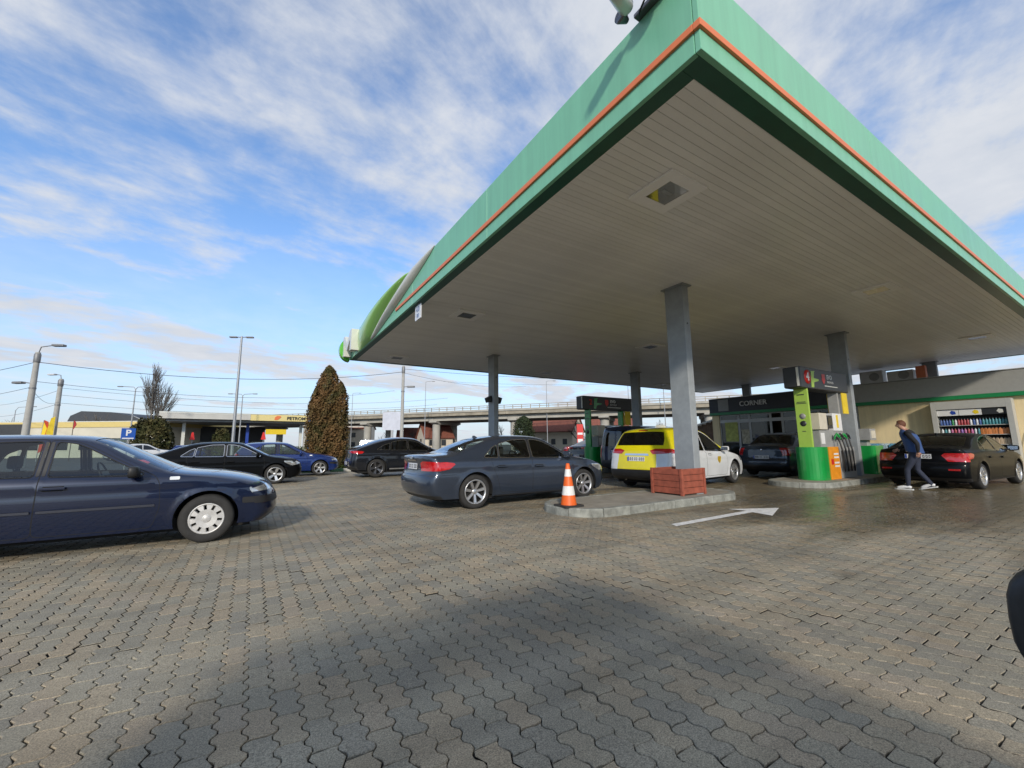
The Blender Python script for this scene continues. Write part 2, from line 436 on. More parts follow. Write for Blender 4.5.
def seat_mesh():
    b = MB()
    b.box(-.24, .26, -.25, .25, .12, .30, bev=.05); 
    bm = bmesh.new(); bmesh.ops.create_cube(bm, size=1)
    for v in bm.verts: v.co = Vector((v.co.x * .14, v.co.y * (.48 if v.co.z < 0 else .42), v.co.z * .58))
    bmesh.ops.bevel(bm, geom=bm.edges[:], offset=.045, segments=2, affect='EDGES')
    bmesh.ops.rotate(bm, verts=bm.verts, cent=(0, 0, 0), matrix=Matrix.Rotation(math.radians(-20), 3, 'Y'))
    bm.verts.index_update()
    b.add([(v.co.x - .30, v.co.y, v.co.z + .55) for v in bm.verts], [[v.index for v in f.verts] for f in bm.faces]); bm.free()
    b.box(-.47, -.38, -.13, .13, .86, 1.04, bev=.035)
    b.tube([(-.40, -.06, .80), (-.425, -.06, .90)], .008, 6); b.tube([(-.40, .06, .80), (-.425, .06, .90)], .008, 6)
    return b.mesh('seat', SEAT)
_SEAT = None
def plate_mesh():
    b = MB(); b.box(-.006, 0, -.26, .26, -.056, .056, 0); b.box(-.0075, -.006, .215, .256, -.052, .052, 1)
    for y0, w_ in ((.17, .055), (.105, .05), (.03, .045), (-.025, .045), (-.11, .05), (-.17, .05), (-.225, .045)):
        b.box(-.0078, -.006, y0 - w_/2 + .004, y0 + w_/2 - .008, -.036, .036, 2)
        b.box(-.0082, -.0078, y0 - .008, y0 + .006, -.02, .02, 0)
    return b.mesh('number_plate', [PLATE, PLATEBLUE, INK])
_PLATE = None

def build_car(name, spec, label, cat, group=None):
    """body from a side outline carried across the width (strip) and two side panels; every opening cut along its real outline"""
    global _SEAT, _PLATE
    if _SEAT is None: _SEAT = seat_mesh(); _PLATE = plate_mesh()
    W = spec['W']; grid = spec.get('grid', 0.07)
    car = empty(name); tag(car, label, cat, group)
    C = np.array([c[:4] for c in spec['outline']], float)
    Q, qi = catmull(C, spec.get('sub', 5))
    O, Dv = Q[:, :2], Q[:, 2:4]; E = O + Dv
    frac = np.abs(Dv[:, 0]) / (np.abs(Dv[:, 0]) + np.abs(Dv[:, 1]) + 1e-6)
    PHM = np.radians(60 + 27 * frac); p = spec.get('p', 2.7); pw = 2.0 / p
    L_ = O[:, 0].max()
    belt = spec['belt']; bx, bz = np.array([b[0] for b in belt]), np.array([b[1] for b in belt])
    zmid, tumble = spec.get('zmid', .62), spec.get('tumble', .48)
    xa0, xa1 = spec['axles']; R = spec['R']; Ra = spec.get('Ra', R + .045)
    tf, tr = spec.get('taper', (.07, .05))
    crease = spec.get('crease')
    def Y(x, z):
        x = np.asarray(x, float); z = np.asarray(z, float)
        zb = np.interp(x, bx, bz)
        pl = 1 - tf * np.clip((x - (L_ - 1.25)) / 1.25, 0, 1) ** 2 - tr * np.clip((1.1 - x) / 1.1, 0, 1) ** 2
        y = W * pl
        y = y - .045 * np.clip((zmid - z) / (zmid - .18), 0, 1.3) ** 2 - .035 * np.clip((z - zmid) / (zb - zmid), 0, 1) ** 2
        d = z - zb; sp = .02
        y = y - tumble * (np.log1p(np.exp(np.clip(d / sp, -40, 40))) * sp) - .02 / (1 + np.exp(np.clip(-(d - .01) / .012, -40, 40)))
        for xa in (xa0, xa1):
            r = np.hypot(x - xa, z - R); y = y + .014 * np.exp(-((r - Ra) / .05) ** 2)
        if crease:
            zc = np.interp(x, [c_[0] for c_ in crease], [c_[1] for c_ in crease])
            y = y + .010 * np.exp(-np.abs(z - zc) / .05) - .006 * np.exp(-((z - zc + .09) / .05) ** 2)
        return y
    We = Y(E[:, 0], E[:, 1])
    ii = np.arange(len(O))
    ds = np.hypot(*np.diff(O, axis=0).T); S = np.concatenate([[0], np.cumsum(ds)])
    def strip(s, q):                      # q in [-1,1]
        k = np.interp(s, S, ii); f = lambda A: np.interp(k, ii, A)
        ph = np.abs(q) * f(PHM); phm = f(PHM)
        y = np.sin(ph) ** pw / np.sin(phm) ** pw * f(We) * np.sign(q)
        off = (1 - np.cos(ph) ** pw) / (1 - np.cos(phm) ** pw)
        return np.stack([f(O[:, 0]) + off * f(Dv[:, 0]), y, f(O[:, 1]) + off * f(Dv[:, 1])], -1)
    def q_of(s, yf):                      # width fraction -> q
        phm = np.interp(s, S, PHM)
        ph = np.arcsin(np.clip(abs(yf) ** (1 / pw) * np.sin(phm), 0, 1)); return math.copysign(ph / phm, yf)
    def s_of(i): return float(np.interp(i, qi, S))
    def nrm(fun, a, b, e=2e-3):
        da = fun(a + e, b) - fun(a - e, b); db = fun(a, b + e) - fun(a, b - e); n = np.cross(da, db)
        return n / (np.linalg.norm(n, axis=-1, keepdims=True) + 1e-12)
    # ---------------- strip: regions in (s, q * 0.9)
    QS = .9
    sregs = []
    for r in spec['strip']:
        pts = [(s_of(i), q_of(s_of(i), y) * QS) for i, y in r['poly']]
        for m_ in ((0, 1) if r.get('mirror') else (0,)):
            sregs.append((r, [(a, -b) if m_ else (a, b) for a, b in pts]))
    dom = subdiv([(0, -QS), (S[-1], -QS)], 9)[:1]
    dom = [(s, -QS) for s in S] + [(S[-1], q) for q in np.linspace(-QS, QS, 14)[1:-1]] + [(s, QS) for s in S[::-1]] + [(0, q) for q in np.linspace(QS, -QS, 14)[1:-1]]
    V2, res = cdt_regions(dom, [(i, pl) for i, (r, pl) in enumerate(sregs)], grid * 1.15)
    def lift_strip(V2, off=0.0):
        s = np.clip(V2[:, 0], 0, S[-1]); q = np.clip(V2[:, 1] / QS, -1, 1)
        P = strip(s, q)
        ss = np.clip(s, 3e-3, S[-1] - 3e-3); qq = np.clip(np.where(np.abs(q) < .02, .02 * np.where(q < 0, -1, 1), q), -.985, .985)
        n = nrm(strip, ss, qq)
        cen_ = np.array([L_ * .5, 0, .6]); outw = ((P - cen_) * n).sum(1) < 0
        n[outw] *= -1
        return P + n * off, n
    PS, NS = lift_strip(V2)
    # ---------------- side panel
    arcs = [[(xa + Ra * math.cos(a), R + .01 + Ra * math.sin(a)) for a in np.linspace(0, 2 * math.pi, 33)[:-1]] for xa in (xa0, xa1)]
    zlow = E[[0, -1], 1].mean()
    side_dom = [tuple(e) for e in E] + [(E[-1, 0] + (E[0, 0] - E[-1, 0]) * t, E[-1, 1] + (E[0, 1] - E[-1, 1]) * t) for t in np.linspace(0, 1, 60)[1:-1]]
    pregs = []
    for r in spec['side']:
        poly = r['poly']
        if r['part'] == 'window':
            g = rounded(poly, r.get('r', .035))
            pregs.append((r, g))
            pregs.append(({'part': 'window_trim', 'mat': spec.get('trim', BLACK), 'off': .003}, inset(g, -.013)))
        elif r['part'] == 'door':
            pl = rounded(poly, .06); pregs.append((r, inset(pl, .005))); pregs.append(({'part': 'gap'}, inset(pl, -.002)))
        else: pregs.append((r, rounded(poly, r.get('r', .02))))
    order = {'window': 0, 'window_trim': 1}
    # first listed wins: glass, trim, then loose pieces, then doors and their gaps
    rank = lambda r: order.get(r['part'], 4 if r['part'] == 'door' else 5 if r['part'] == 'gap' else 6 if r['part'] == 'side_panel' else 2)
    pregs.sort(key=lambda t: rank(t[0]))
    V3, res3 = cdt_regions(side_dom, [(i, pl) for i, (r, pl) in enumerate(pregs)], grid, arcs)
    def sidef(x, z): return np.stack([x, Y(x, z), z], -1)
    PY = sidef(V3[:, 0], V3[:, 1]); NY = nrm(sidef, V3[:, 0], V3[:, 1]); NY[NY[:, 1] < 0] *= -1
    flip = np.array([1, -1, 1])
    body_parts = [(PS, NS, res[None], 0)]
    mats_body = [spec['paint'], LINER]
    pend = {}
    for s in (1, -1):
        body_parts.append((PY * (1 if s > 0 else flip), NY * (1 if s > 0 else flip), res3[None], 0))
        for i, (r, pl) in enumerate(pregs):
            T = res3[i]
            if len(T) == 0: continue
            P_, N_ = PY + NY * r.get('off', 0.0), NY
            if s < 0: P_, N_ = P_ * flip, N_ * flip
            if r['part'] == 'gap': body_parts.append((P_, N_, T, 1)); continue
            key = r.get('join', r['part'] + str(i)) + str(s)
            pend.setdefault(key, [r, []])[1].append((P_, N_, T, 0))
    for i, (r, pl) in enumerate(sregs):
        P_, N_ = (PS + NS * r.get('off', 0.0), NS)
        s = 1 if np.mean([b for a, b in pl]) > .02 else -1 if np.mean([b for a, b in pl]) < -.02 else 0
        if r['part'] == 'gap': body_parts.append((P_, N_, res[i], 1)); continue
        key = r['join'] + str(s) if r.get('join') else r['part'] + 'strip' + str(i)
        pend.setdefault(key, [r, []])[1].append((P_, N_, res[i], 0))
    body = link('body', surf_mesh('body', body_parts, mats_body), car)
    doors = {}
    for key, (r, pl) in pend.items():
        me = surf_mesh(r['part'], pl, [r.get('mat') or spec['paint']])
        if me is None: continue
        o = link(r['part'], me, car)
        if r['part'] == 'door': doors[key] = o
    # ---------------- underbody, arches, cabin
    u = MB()
    u.box(.35, L_ - .35, -W + .16, W - .16, .17, .24); u.box(.3, L_ - .55, -W + .13, W - .13, .24, .34)
    for xa in (xa0, xa1):
        for s in (-1, 1):
            pr = []
            for a in np.linspace(math.radians(-12), math.radians(192), 20):
                x_, z_ = xa + Ra * math.cos(a), R + .01 + Ra * math.sin(a)
                yo = float(Y(x_, max(z_, .2))); pr.append(((x_, s * (yo - .001), z_), (x_, s * (yo - .02), z_), (x_, s * (W - .36), z_)))
            n = len(pr); vs_ = [q for t in pr for q in t]
            u.add(vs_, [(3*i, 3*i+1, 3*i+4, 3*i+3) for i in range(n-1)] + [(3*i+1, 3*i+2, 3*i+5, 3*i+4) for i in range(n-1)])
            u.box(xa - Ra, xa + Ra, s * (W - .37) if s > 0 else -W + .36, s * (W - .36) if s > 0 else -W + .37, .2, R + Ra + .01)
    u.build('underbody', LINER, car)
    zf = spec.get('cabin', None)
    if zf:
        x0, x1, zb_ = zf
        t = MB(); yi = W - .14
        t.box(x0, x1, -yi, yi, .34, .36); t.box(x0 - .02, x0, -yi, yi, .34, zb_ - .06); t.box(x1, x1 + .02, -yi, yi, .34, zb_ - .1)
        for s in (-1, 1): t.box(x0, x1, s * yi - .01, s * yi + .01, .34, zb_ - .07)
        t.build('cabin_tub', LINER, car)
        d = MB(); d.prism([(x1 - .55, .62), (x1 - .5, .52), (x1, .5), (x1 + .1, zb_ - .06), (x1 - .3, zb_ - .02), (x1 - .5, zb_ - .06)], -yi, yi, 0, 'y'); d.build('dashboard', SEAT, car)
        sw = MB(); sw.lathe([(.175, -.012), (.187, 0), (.175, .012), (.163, 0), (.175, -.012)], 24, axis='x'); sw.box(-.01, .02, -.16, .16, -.03, .03); sw.build('steering_wheel', BLACK, car, (x1 - .72, .36, zb_ - .02), (0, math.radians(-22), 0))
        hs = spec.get('seat_scale', (zb_ + .32) / 1.30)
        fx = spec.get('seat_x', x1 - 1.15)
        for sy in (-.36, .36):
            o = link('seat', _SEAT, car, (fx, sy, .18)); o.scale = (1, 1, hs)
        bch = MB()
        for sy in (-.45, 0, .45): bch.box(fx - 1.12, fx - .98, sy - .12, sy + .12, zb_ - .02, zb_ + .13, bev=.03)
        bch.box(fx - 1.0, fx - .45, -.62, .62, .36, .52, bev=.05); bch.box(fx - 1.16, fx - .98, -.62, .62, .5, zb_ - .03, bev=.05); bch.build('rear_bench', SEAT, car)
    # ---------------- fittings
    def on_side(x, z, s, off=0.0): return (x, s * (float(Y(x, z)) + off), z)
    for (hx, hz) in spec.get('handles', ()):
        for s in (-1, 1):
            own = None
            for key, o in doors.items():
                r0 = next(r for r in spec['side'] if r['part'] == 'door' and inpoly([(hx, hz)], r['poly'])[0])
                if key.endswith(str(s)) and len(key) and pend[key][0] is r0: own = o
            h = MB(); h.box(-.11, .11, -.014, .014, -.016, .016, bev=.008); h.box(-.085, .085, -s*.02-.004, -s*.02+.004, -.028, .026, 1)
            h.build('door_handle', [spec.get('handle_mat') or spec['paint'], LINER], own or car, on_side(hx, hz, s, .022))
    if spec.get('mirror'):
        mx_, mz_ = spec['mirror']
        for s in (-1, 1):
            b = MB(); bm = bmesh.new(); bmesh.ops.create_uvsphere(bm, u_segments=16, v_segments=10, radius=1)
            for v in bm.verts:
                x_, y_, z_ = v.co; sg = lambda t_, e_: math.copysign(abs(t_) ** e_, t_)
                v.co = (sg(x_, .8) * .075 if x_ > 0 else max(x_, -.35) * .075, sg(y_, .55) * .115, sg(z_, .6) * .075 + y_ * s * .008)
            bm.verts.index_update()
            yo = float(Y(mx_, mz_))
            b.add([(v.co.x, v.co.y + s * .15, v.co.z) for v in bm.verts], [[v.index for v in f.verts] for f in bm.faces], 0, True)
            bm.free(); b.box(-.03, .05, min(-s * .02, s * .1), max(-s * .02, s * .1), -.055, -.015, 1)
            b.add([(-.028, s * .06, -.05), (-.028, s * .24, -.045), (-.028, s * .245, .05), (-.028, s * .055, .055)], [(0, 1, 2, 3)], 2)
            b.build('wing_mirror', [spec.get('mirror_mat') or spec['paint'], BLACK, CHROME], car, (mx_, s * yo, mz_))
    if spec.get('plate'):
        pi, tilt = spec['plate']; k = s_of(pi); P0 = strip(np.array([k]), np.array([.02]))[0]
        link('number_plate', _PLATE, car, (P0[0] - .012, 0, P0[2]), (0, math.radians(tilt), 0))
    for (pi, y0, sz, kind_) in spec.get('badges', ()):
        P0 = strip(np.array([s_of(pi)]), np.array([.02]))[0]
        b = MB()
        if kind_ == 'rings':
            for j in range(4): b.lathe([(sz, 0), (sz + .006, -.006), (sz + .012, 0)], 20, c=(-.006, (j - 1.5) * sz * 1.55, 0), axis='x')
        else: b.lathe([(0.0001, -.006), (sz * .8, -.006), (sz, -.002), (sz, .01)], 20, c=(0, 0, 0), axis='x')
        b.build('badge', CHROME, car, (P0[0], y0, P0[2]))
    if spec.get('exhaust'):
        ex, ey, ez = spec['exhaust']
        for s in (-1, 1):
            b = MB(); b.lathe([(.03, .0), (.033, 0), (.033, .14), (.027, .14), (.027, 0)], 14, axis='x'); b.build('exhaust_pipe', CHROME, car, (ex, s * ey, ez))
    if spec.get('antenna'):
        ax_, az_ = spec['antenna']; b = MB(); b.prism([(-.09, 0), (.06, 0), (-.05, .055), (-.08, .05)], -.016, .016, 0, 'y'); b.build('roof_antenna', spec['paint'], car, (ax_, 0, az_))
    for rr in spec.get('rails', ()):
        b = MB()
        for s in (-1, 1): b.tube([(x_, s * (float(Y(x_, z_)) - .02), z_ + d_) for x_, z_, d_ in rr], .016, 8)
        b.build('roof_rail', spec.get('rail_mat', BLACK), car)
    add_wheels(car, spec)
    return car
def place(car, spec, wheel, x, y, yaw):
    """put the outer edge of one right-hand wheel ('r' rear, 'f' front) at x, y"""
    sc = spec.get('scale', 1.0); a = math.radians(yaw); xa = spec['axles'][0 if wheel == 'r' else 1]
    lx, ly = xa * sc, -(spec['W'] - .03) * sc
    car.location = (x - (lx * math.cos(a) - ly * math.sin(a)), y - (lx * math.sin(a) + ly * math.cos(a)), 0)
    car.rotation_euler = (0, 0, a); car.scale = (sc, sc, sc)
# ================================================================ ground
def ground_mat(name, source, base_a, base_b, base_c, rough=0.8, wet=True):
    """stone/concrete: source 'object' (random per object), 'attr' (value stored per piece) or 'tex' (pattern for far paving)"""
    m = bpy.data.materials.new(name); m.use_nodes = True
    nt = m.node_tree; N = nt.nodes; L = nt.links; b = N['Principled BSDF']
    geo = N.new('ShaderNodeNewGeometry')
    if source == 'object':
        src = N.new('ShaderNodeObjectInfo').outputs['Random']
    elif source == 'attr':
        a = N.new('ShaderNodeAttribute'); a.attribute_name = 'rnd'; src = a.outputs['Fac']
    else:
        mp = N.new('ShaderNodeMapping'); mp.inputs['Rotation'].default_value = (0, 0, math.pi / 2); L.new(geo.outputs['Position'], mp.inputs[0])
        br = N.new('ShaderNodeTexBrick'); br.inputs['Scale'].default_value = 1.0; br.inputs['Brick Width'].default_value = .2; br.inputs['Row Height'].default_value = .1408; br.inputs['Mortar Size'].default_value = .006
        br.inputs['Color1'].default_value = (0, 0, 0, 1); br.inputs['Color2'].default_value = (1, 1, 1, 1); br.inputs['Mortar'].default_value = (.5, .5, .5, 1)
        L.new(mp.outputs[0], br.inputs['Vector']); src = br.outputs['Color']
    r = N.new('ShaderNodeValToRGB'); e = r.color_ramp.elements
    e[0].position = 0.0; e[0].color = (*base_a, 1); e[1].position = 1.0; e[1].color = (*base_c, 1)
    k = e.new(0.45); k.color = (*base_b, 1); k = e.new(0.86); k.color = (base_b[0] * 1.15, base_b[1] * 1.04, base_b[2] * .95, 1)
    L.new(src, r.inputs[0])
    def noise(scale, detail, rough_, vec=None, dist=0.0):
        n = N.new('ShaderNodeTexNoise'); n.inputs['Scale'].default_value = scale; n.inputs['Detail'].default_value = detail; n.inputs['Roughness'].default_value = rough_; n.inputs['Distortion'].default_value = dist
        L.new(vec or geo.outputs['Position'], n.inputs['Vector']); return n.outputs['Fac']
    def mrange(v, a, b_, c, d):
        n = N.new('ShaderNodeMapRange'); n.inputs[1].default_value = a; n.inputs[2].default_value = b_; n.inputs[3].default_value = c; n.inputs[4].default_value = d; L.new(v, n.inputs[0]); return n.outputs[0]
    def mul(col, fac):
        n = N.new('ShaderNodeMix'); n.data_type = 'RGBA'; n.blend_type = 'MULTIPLY'; n.inputs[0].default_value = 1.0
        L.new(col, n.inputs['A']); L.new(fac, n.inputs['B']); return n.outputs['Result']
    def M(op, a, b_, clamp=False):
        n = N.new('ShaderNodeMath'); n.operation = op; n.use_clamp = clamp
        for i, v in enumerate((a, b_)):
            if isinstance(v, (int, float)): n.inputs[i].default_value = v
            else: L.new(v, n.inputs[i])
        return n.outputs[0]
    grain = noise(150, 3, 0.85); grain2 = noise(48, 4, 0.7)
    blot = noise(0.55, 5, 0.6, None, 0.4)
    col = mul(r.outputs[0], mrange(grain, 0.34, 0.66, 0.48, 1.7))
    col = mul(col, mrange(grain2, 0.3, 0.7, 0.86, 1.12))
    col = mul(col, mrange(blot, 0.3, 0.7, 0.78, 1.16))
    spots = mrange(noise(1.7, 2, 0.4), 0.70, 0.78, 1.0, 0.62)          # old oil drips
    col = mul(col, spots)
    tm = N.new('ShaderNodeMapping'); tm.inputs['Scale'].default_value = (.05, 2.2, 1); L.new(geo.outputs['Position'], tm.inputs[0])
    col = mul(col, mrange(noise(1.0, 3, .6, tm.outputs[0], .6), .36, .62, .80, 1.07))   # worn wheel tracks along the lanes
    # damp: tracked-in water films on the lanes under and beside the roof
    sx = N.new('ShaderNodeSeparateXYZ'); L.new(geo.outputs['Position'], sx.inputs[0])
    st = N.new('ShaderNodeMapping'); st.inputs['Scale'].default_value = (.16, .8, 1); L.new(geo.outputs['Position'], st.inputs[0])
    streak = noise(1.0, 6, 0.62, st.outputs[0], 0.5)
    w0 = mrange(sx.outputs[0], 3.5, 11.5, -0.15, 0.24)
    damp = M('MULTIPLY', M('SUBTRACT', M('ADD', streak, w0), 0.46), 5.0, True) if wet else None
    if wet:
        dk = mrange(damp, 0, 1, 1.0, 0.50)
        col = mul(col, dk)
        tint = N.new('ShaderNodeMix'); tint.data_type = 'RGBA'; tint.blend_type = 'MULTIPLY'; L.new(damp, tint.inputs[0]); L.new(col, tint.inputs['A']); tint.inputs['B'].default_value = (1.04, .98, .86, 1); col = tint.outputs['Result']
        L.new(mrange(damp, 0, 1, rough, 0.27), b.inputs['Roughness'])
    else: b.inputs['Roughness'].default_value = rough
    L.new(col, b.inputs['Base Color'])
    bp = N.new('ShaderNodeBump'); bp.inputs['Strength'].default_value = 0.55; bp.inputs['Distance'].default_value = 0.004
    if wet: L.new(mrange(damp, 0, 1, .6, .22), bp.inputs['Strength'])
    L.new(M('ADD', grain, M('MULTIPLY', grain2, .6)), bp.inputs['Height']); L.new(bp.outputs[0], b.inputs['Normal'])
    return m
PA, PB, PC = (.242, .220, .172), (.284, .254, .188), (.312, .264, .196)
PAV_OBJ = ground_mat('paver_concrete', 'object', PA, PB, PC)
PAV_ATT = ground_mat('paver_concrete_field', 'attr', PA, PB, PC)
PAV_TEX = ground_mat('paver_concrete_far', 'tex', PA, PB, PC)
BED = mat('joint_sand', (.016, .015, .012), .95, var=.4, vscale=20, bump=.3)
ASPHALT = mat('asphalt', (.060, .058, .056), .85, var=.3, vscale=.4, bump=.4, bscale=60)

def sheet(name, x0, x1, y0, y1, z, m, n=1):
    b = MB(); b.add([(x0, y0, z), (x1, y0, z), (x1, y1, z), (x0, y1, z)], [(0, 1, 2, 3)]); return b.build(name, m)
tag(sheet('ground', -900, 900, -900, 900, -.024, ASPHALT), kind='structure')
forecourt = sheet('paved_forecourt', -22, 40, -20, 22.5, -.018, PAV_TEX); tag(forecourt, kind='structure')

# wave-edged interlocking pavers, laid in columns that run along Y
PL, PP = .232, .1165
def paver_parts(fine):
    A, B = .0125, .0045
    ph = ((.14, 1), (.36, 1), (.64, -1), (.86, -1)) if fine else ((.25, 1), (.75, -1))
    side = [(0, -PL / 2)] + [(A * v, -PL / 2 + (k + f) * PL / 2) for k in (0, 1) for f, v in ph] + [(0, PL / 2)]
    end = [(-PP / 2 + PP * f, B * v) for f, v in ((.28, 1), (.72, -1))] if fine else []
    pts = [(PP / 2 + x, y) for x, y in side] + [(x, PL / 2 + y) for x, y in end[::-1]] + [(-PP / 2 + x, y) for x, y in side[::-1]] + [(x, -PL / 2 + y) for x, y in end]
    g_ = .0026 if fine else .0034; out = inset(pts, g_); top = inset(pts, g_ + .003); n = len(pts)
    pv = np.array([(x, y, 0) for x, y in top] + [(x, y, -.0032) for x, y in out] + ([(x, y, -.022) for x, y in out] if fine else []))
    pf = [tuple(range(n))] + [(i, n + i, n + (i + 1) % n, (i + 1) % n) for i in range(n)]
    if fine: pf += [(n + i, 2 * n + i, 2 * n + (i + 1) % n, n + (i + 1) % n) for i in range(n)]
    return pv, pf
def lay_pavers():
    pv1, pf1 = paver_parts(True); pv2, pf2 = paver_parts(False)
    R2 = np.array(_R); F2 = np.array(_f); U2 = np.array(_U)
    i0, i1 = int(-14 / PP), int(20 / PP); j0, j1 = int(-3 / PL), int(17 / PL)
    ii, jj = np.meshgrid(np.arange(i0, i1), np.arange(j0, j1), indexing='ij')
    X = (ii * PP).ravel(); Yv = (jj * PL + (ii % 2) * PL / 2).ravel()
    P = np.stack([X, Yv, np.zeros_like(X)], 1) - np.array([0, 0, CAM_Z])
    dep = P @ F2; lat = P @ R2; fwd = X * _fw[0] + Yv * _fw[1]
    inside = (fwd > .3) & (fwd < 15.5) & (np.abs(lat) < 1.30 * np.maximum(fwd, 0) + 2.2)
    X, Yv, dep, lat, P = X[inside], Yv[inside], dep[inside], lat[inside], P[inside]
    up = P @ U2; d_ = np.maximum(dep, .05)
    sx, sy = 415 * lat / d_, -415 * up / d_
    vis = (np.abs(sx) < 506) & (np.abs(sy) < 378) & (dep > .2)
    order = np.argsort(np.where(vis, np.linalg.norm(P, axis=1), 1e9))
    big = order[:300]; rest = np.setdiff1d(np.arange(len(X)), big)
    n = len(X); dz = RNG.normal(0, .0013, n) - .006 * (RNG.random(n) < .015); tx, ty = RNG.normal(0, .005, n), RNG.normal(0, .005, n); rz = RNG.normal(0, .006, n)
    jx, jy = RNG.normal(0, .0007, n), RNG.normal(0, .0007, n)
    me = bpy.data.meshes.new('paver'); me.from_pydata(pv1.tolist(), [], pf1); me.materials.append(PAV_OBJ); me.update()
    for k in big:
        o = link('paver', me, forecourt, (X[k] + jx[k], Yv[k] + jy[k], dz[k]), (tx[k], ty[k], rz[k]))
    r = rest; base = pv2
    c, s = np.cos(rz[r]), np.sin(rz[r])
    vx = base[None, :, 0] * c[:, None] - base[None, :, 1] * s[:, None]; vy = base[None, :, 0] * s[:, None] + base[None, :, 1] * c[:, None]
    vz = base[None, :, 2] + dz[r][:, None] - base[None, :, 0] * ty[r][:, None] + base[None, :, 1] * tx[r][:, None]
    V = np.stack([vx + (X[r] + jx[r])[:, None], vy + (Yv[r] + jy[r])[:, None], vz], -1).reshape(-1, 3)
    me2 = bpy.data.meshes.new('paver_field'); nb = len(base); m_ = len(r)
    fs = pf2
    lt = np.array([len(f) for f in fs]); lv = np.concatenate([np.array(f) for f in fs])
    loops = (lv[None] + (np.arange(m_) * nb)[:, None]).ravel(); tot = np.tile(lt, m_); start = np.concatenate([[0], np.cumsum(tot)[:-1]])
    me2.vertices.add(len(V)); me2.vertices.foreach_set('co', V.ravel()); me2.loops.add(len(loops)); me2.loops.foreach_set('vertex_index', loops)
    me2.polygons.add(len(tot)); me2.polygons.foreach_set('loop_start', start); me2.polygons.foreach_set('use_smooth', np.zeros(len(tot), bool))
    at = me2.attributes.new('rnd', 'FLOAT', 'FACE'); at.data.foreach_set('value', np.repeat(RNG.random(m_), len(fs)).astype(np.float32))
    me2.materials.append(PAV_ATT); me2.update(calc_edges=True); me2.validate()
    tag(link('paver_field', me2, forecourt), kind='stuff')
lay_pavers()
# the bed only lies where blocks were laid: a fan in front of the viewer
_fan = [survey(x, y) for x, y in ((-2.55, .32), (2.55, .32), (22.2, 15.4), (-22.2, 15.4))]
_fan = [(max(-13.95, min(19.9, x)), max(-2.95, min(16.9, y))) for x, y in _fan]
bb = MB(); bb.add([(x, y, -.0125) for x, y in _fan], [(0, 1, 2, 3)]); tag(bb.build('joint_bed', BED), kind='structure')

# ================================================================ painted arrow
WHITEPAINT = mat('road_paint', (.80, .79, .76), .7, var=.3, vscale=9)
arw = MB(); arw.add([(x, y, .0045) for x, y in ((5.60, 4.29), (5.67, 4.44), (7.90, 4.50), (7.80, 4.80), (8.73, 4.33), (7.72, 3.95), (7.82, 4.34))], [(0, 6, 2, 1), (2, 6, 5, 4), (2, 4, 3)])
tag(arw.build('painted_arrow', WHITEPAINT), 'white arrow painted on the paving in front of the planter island', 'road marking')

# ================================================================ islands
CONC = mat('kerb_concrete', (.29, .295, .26), .85, var=.5, vscale=5, bump=.5, bscale=40)
SLABM = mat('island_screed', (.31, .28, .23), .9, var=.3, vscale=3, bump=.3, bscale=60)
def island(x0, x1, y0, y1, label):
    isl = empty('pump_island', ((x0 + x1) / 2, (y0 + y1) / 2, 0)); tag(isl, label, 'island', 'raised concrete islands under the canopy')
    cx, cy = isl.location.x, isl.location.y; hx, hy = (x1 - x0) / 2, (y1 - y0) / 2; rad = hy * .92
    path = []
    def arc(ax, ay, a0, a1, n=6):
        for k in range(n + 1): a = a0 + (a1 - a0) * k / n; path.append((ax + rad * math.cos(a), ay + rad * math.sin(a)))
    arc(hx - rad, -hy + rad, -math.pi / 2, 0); arc(hx - rad, hy - rad, 0, math.pi / 2); arc(-hx + rad, hy - rad, math.pi / 2, math.pi); arc(-hx + rad, -hy + rad, math.pi, 1.5 * math.pi)
    # walk the outline and set kerb stones about 0.5 m long
    pts = [Vector(p) for p in path] + [Vector(path[0])]
    dist = [0]
    for i in range(1, len(pts)): dist.append(dist[-1] + (pts[i] - pts[i - 1]).length)
    tot = dist[-1]; ns = int(tot / .62)
    def at(t):
        t = t % tot
        for i in range(1, len(pts)):
            if dist[i] >= t:
                w = (t - dist[i - 1]) / max(dist[i] - dist[i - 1], 1e-9); return pts[i - 1].lerp(pts[i], w)
    inn = [Vector(p) for p in inset([tuple(p) for p in path], .11)]
    for k in range(ns):
        t0, t1 = tot * k / ns + .005, tot * (k + 1) / ns - .005; b = MB(); n = 4; vs_ = []
        dzk = random.uniform(-.006, .006)
        for j in range(n + 1):
            p = at(t0 + (t1 - t0) * j / n); a = at(t0 + (t1 - t0) * j / n + .01); b_ = at(t0 + (t1 - t0) * j / n - .01); d = (a - b_).normalized(); nn = Vector((d.y, -d.x))
            vs_ += [(*(p), -.02), (*(p - nn * .004), .125 + dzk), (*(p - nn * .018), .145 + dzk), (*(p - nn * .12), .145 + dzk), (*(p - nn * .12), .02)]
        b.add(vs_, [(5*j + i, 5*(j+1) + i, 5*(j+1) + i + 1, 5*j + i + 1) for j in range(n) for i in range(4)] + [(0, 1, 2, 3, 4), tuple(5*n + i for i in (4, 3, 2, 1, 0))])
        b.build('kerb_stone', CONC, isl)
    s = MB(); s.prism([tuple(p) for p in inn], .0, .138); s.build('island_top', SLABM, isl)
    return isl
island(4.75, 9.75, 5.45, 7.05, 'low concrete island with rounded ends carrying the cone and red planter')
island(12.9, 21.0, 5.25, 6.95, 'concrete island that carries the green and orange pump')
island(12.3, 21.0, 14.0, 15.9, 'concrete island behind the yellow taxi carrying pump two')
island(4.9, 9.8, 14.4, 16.0, 'concrete island under the column behind the grey sedan')

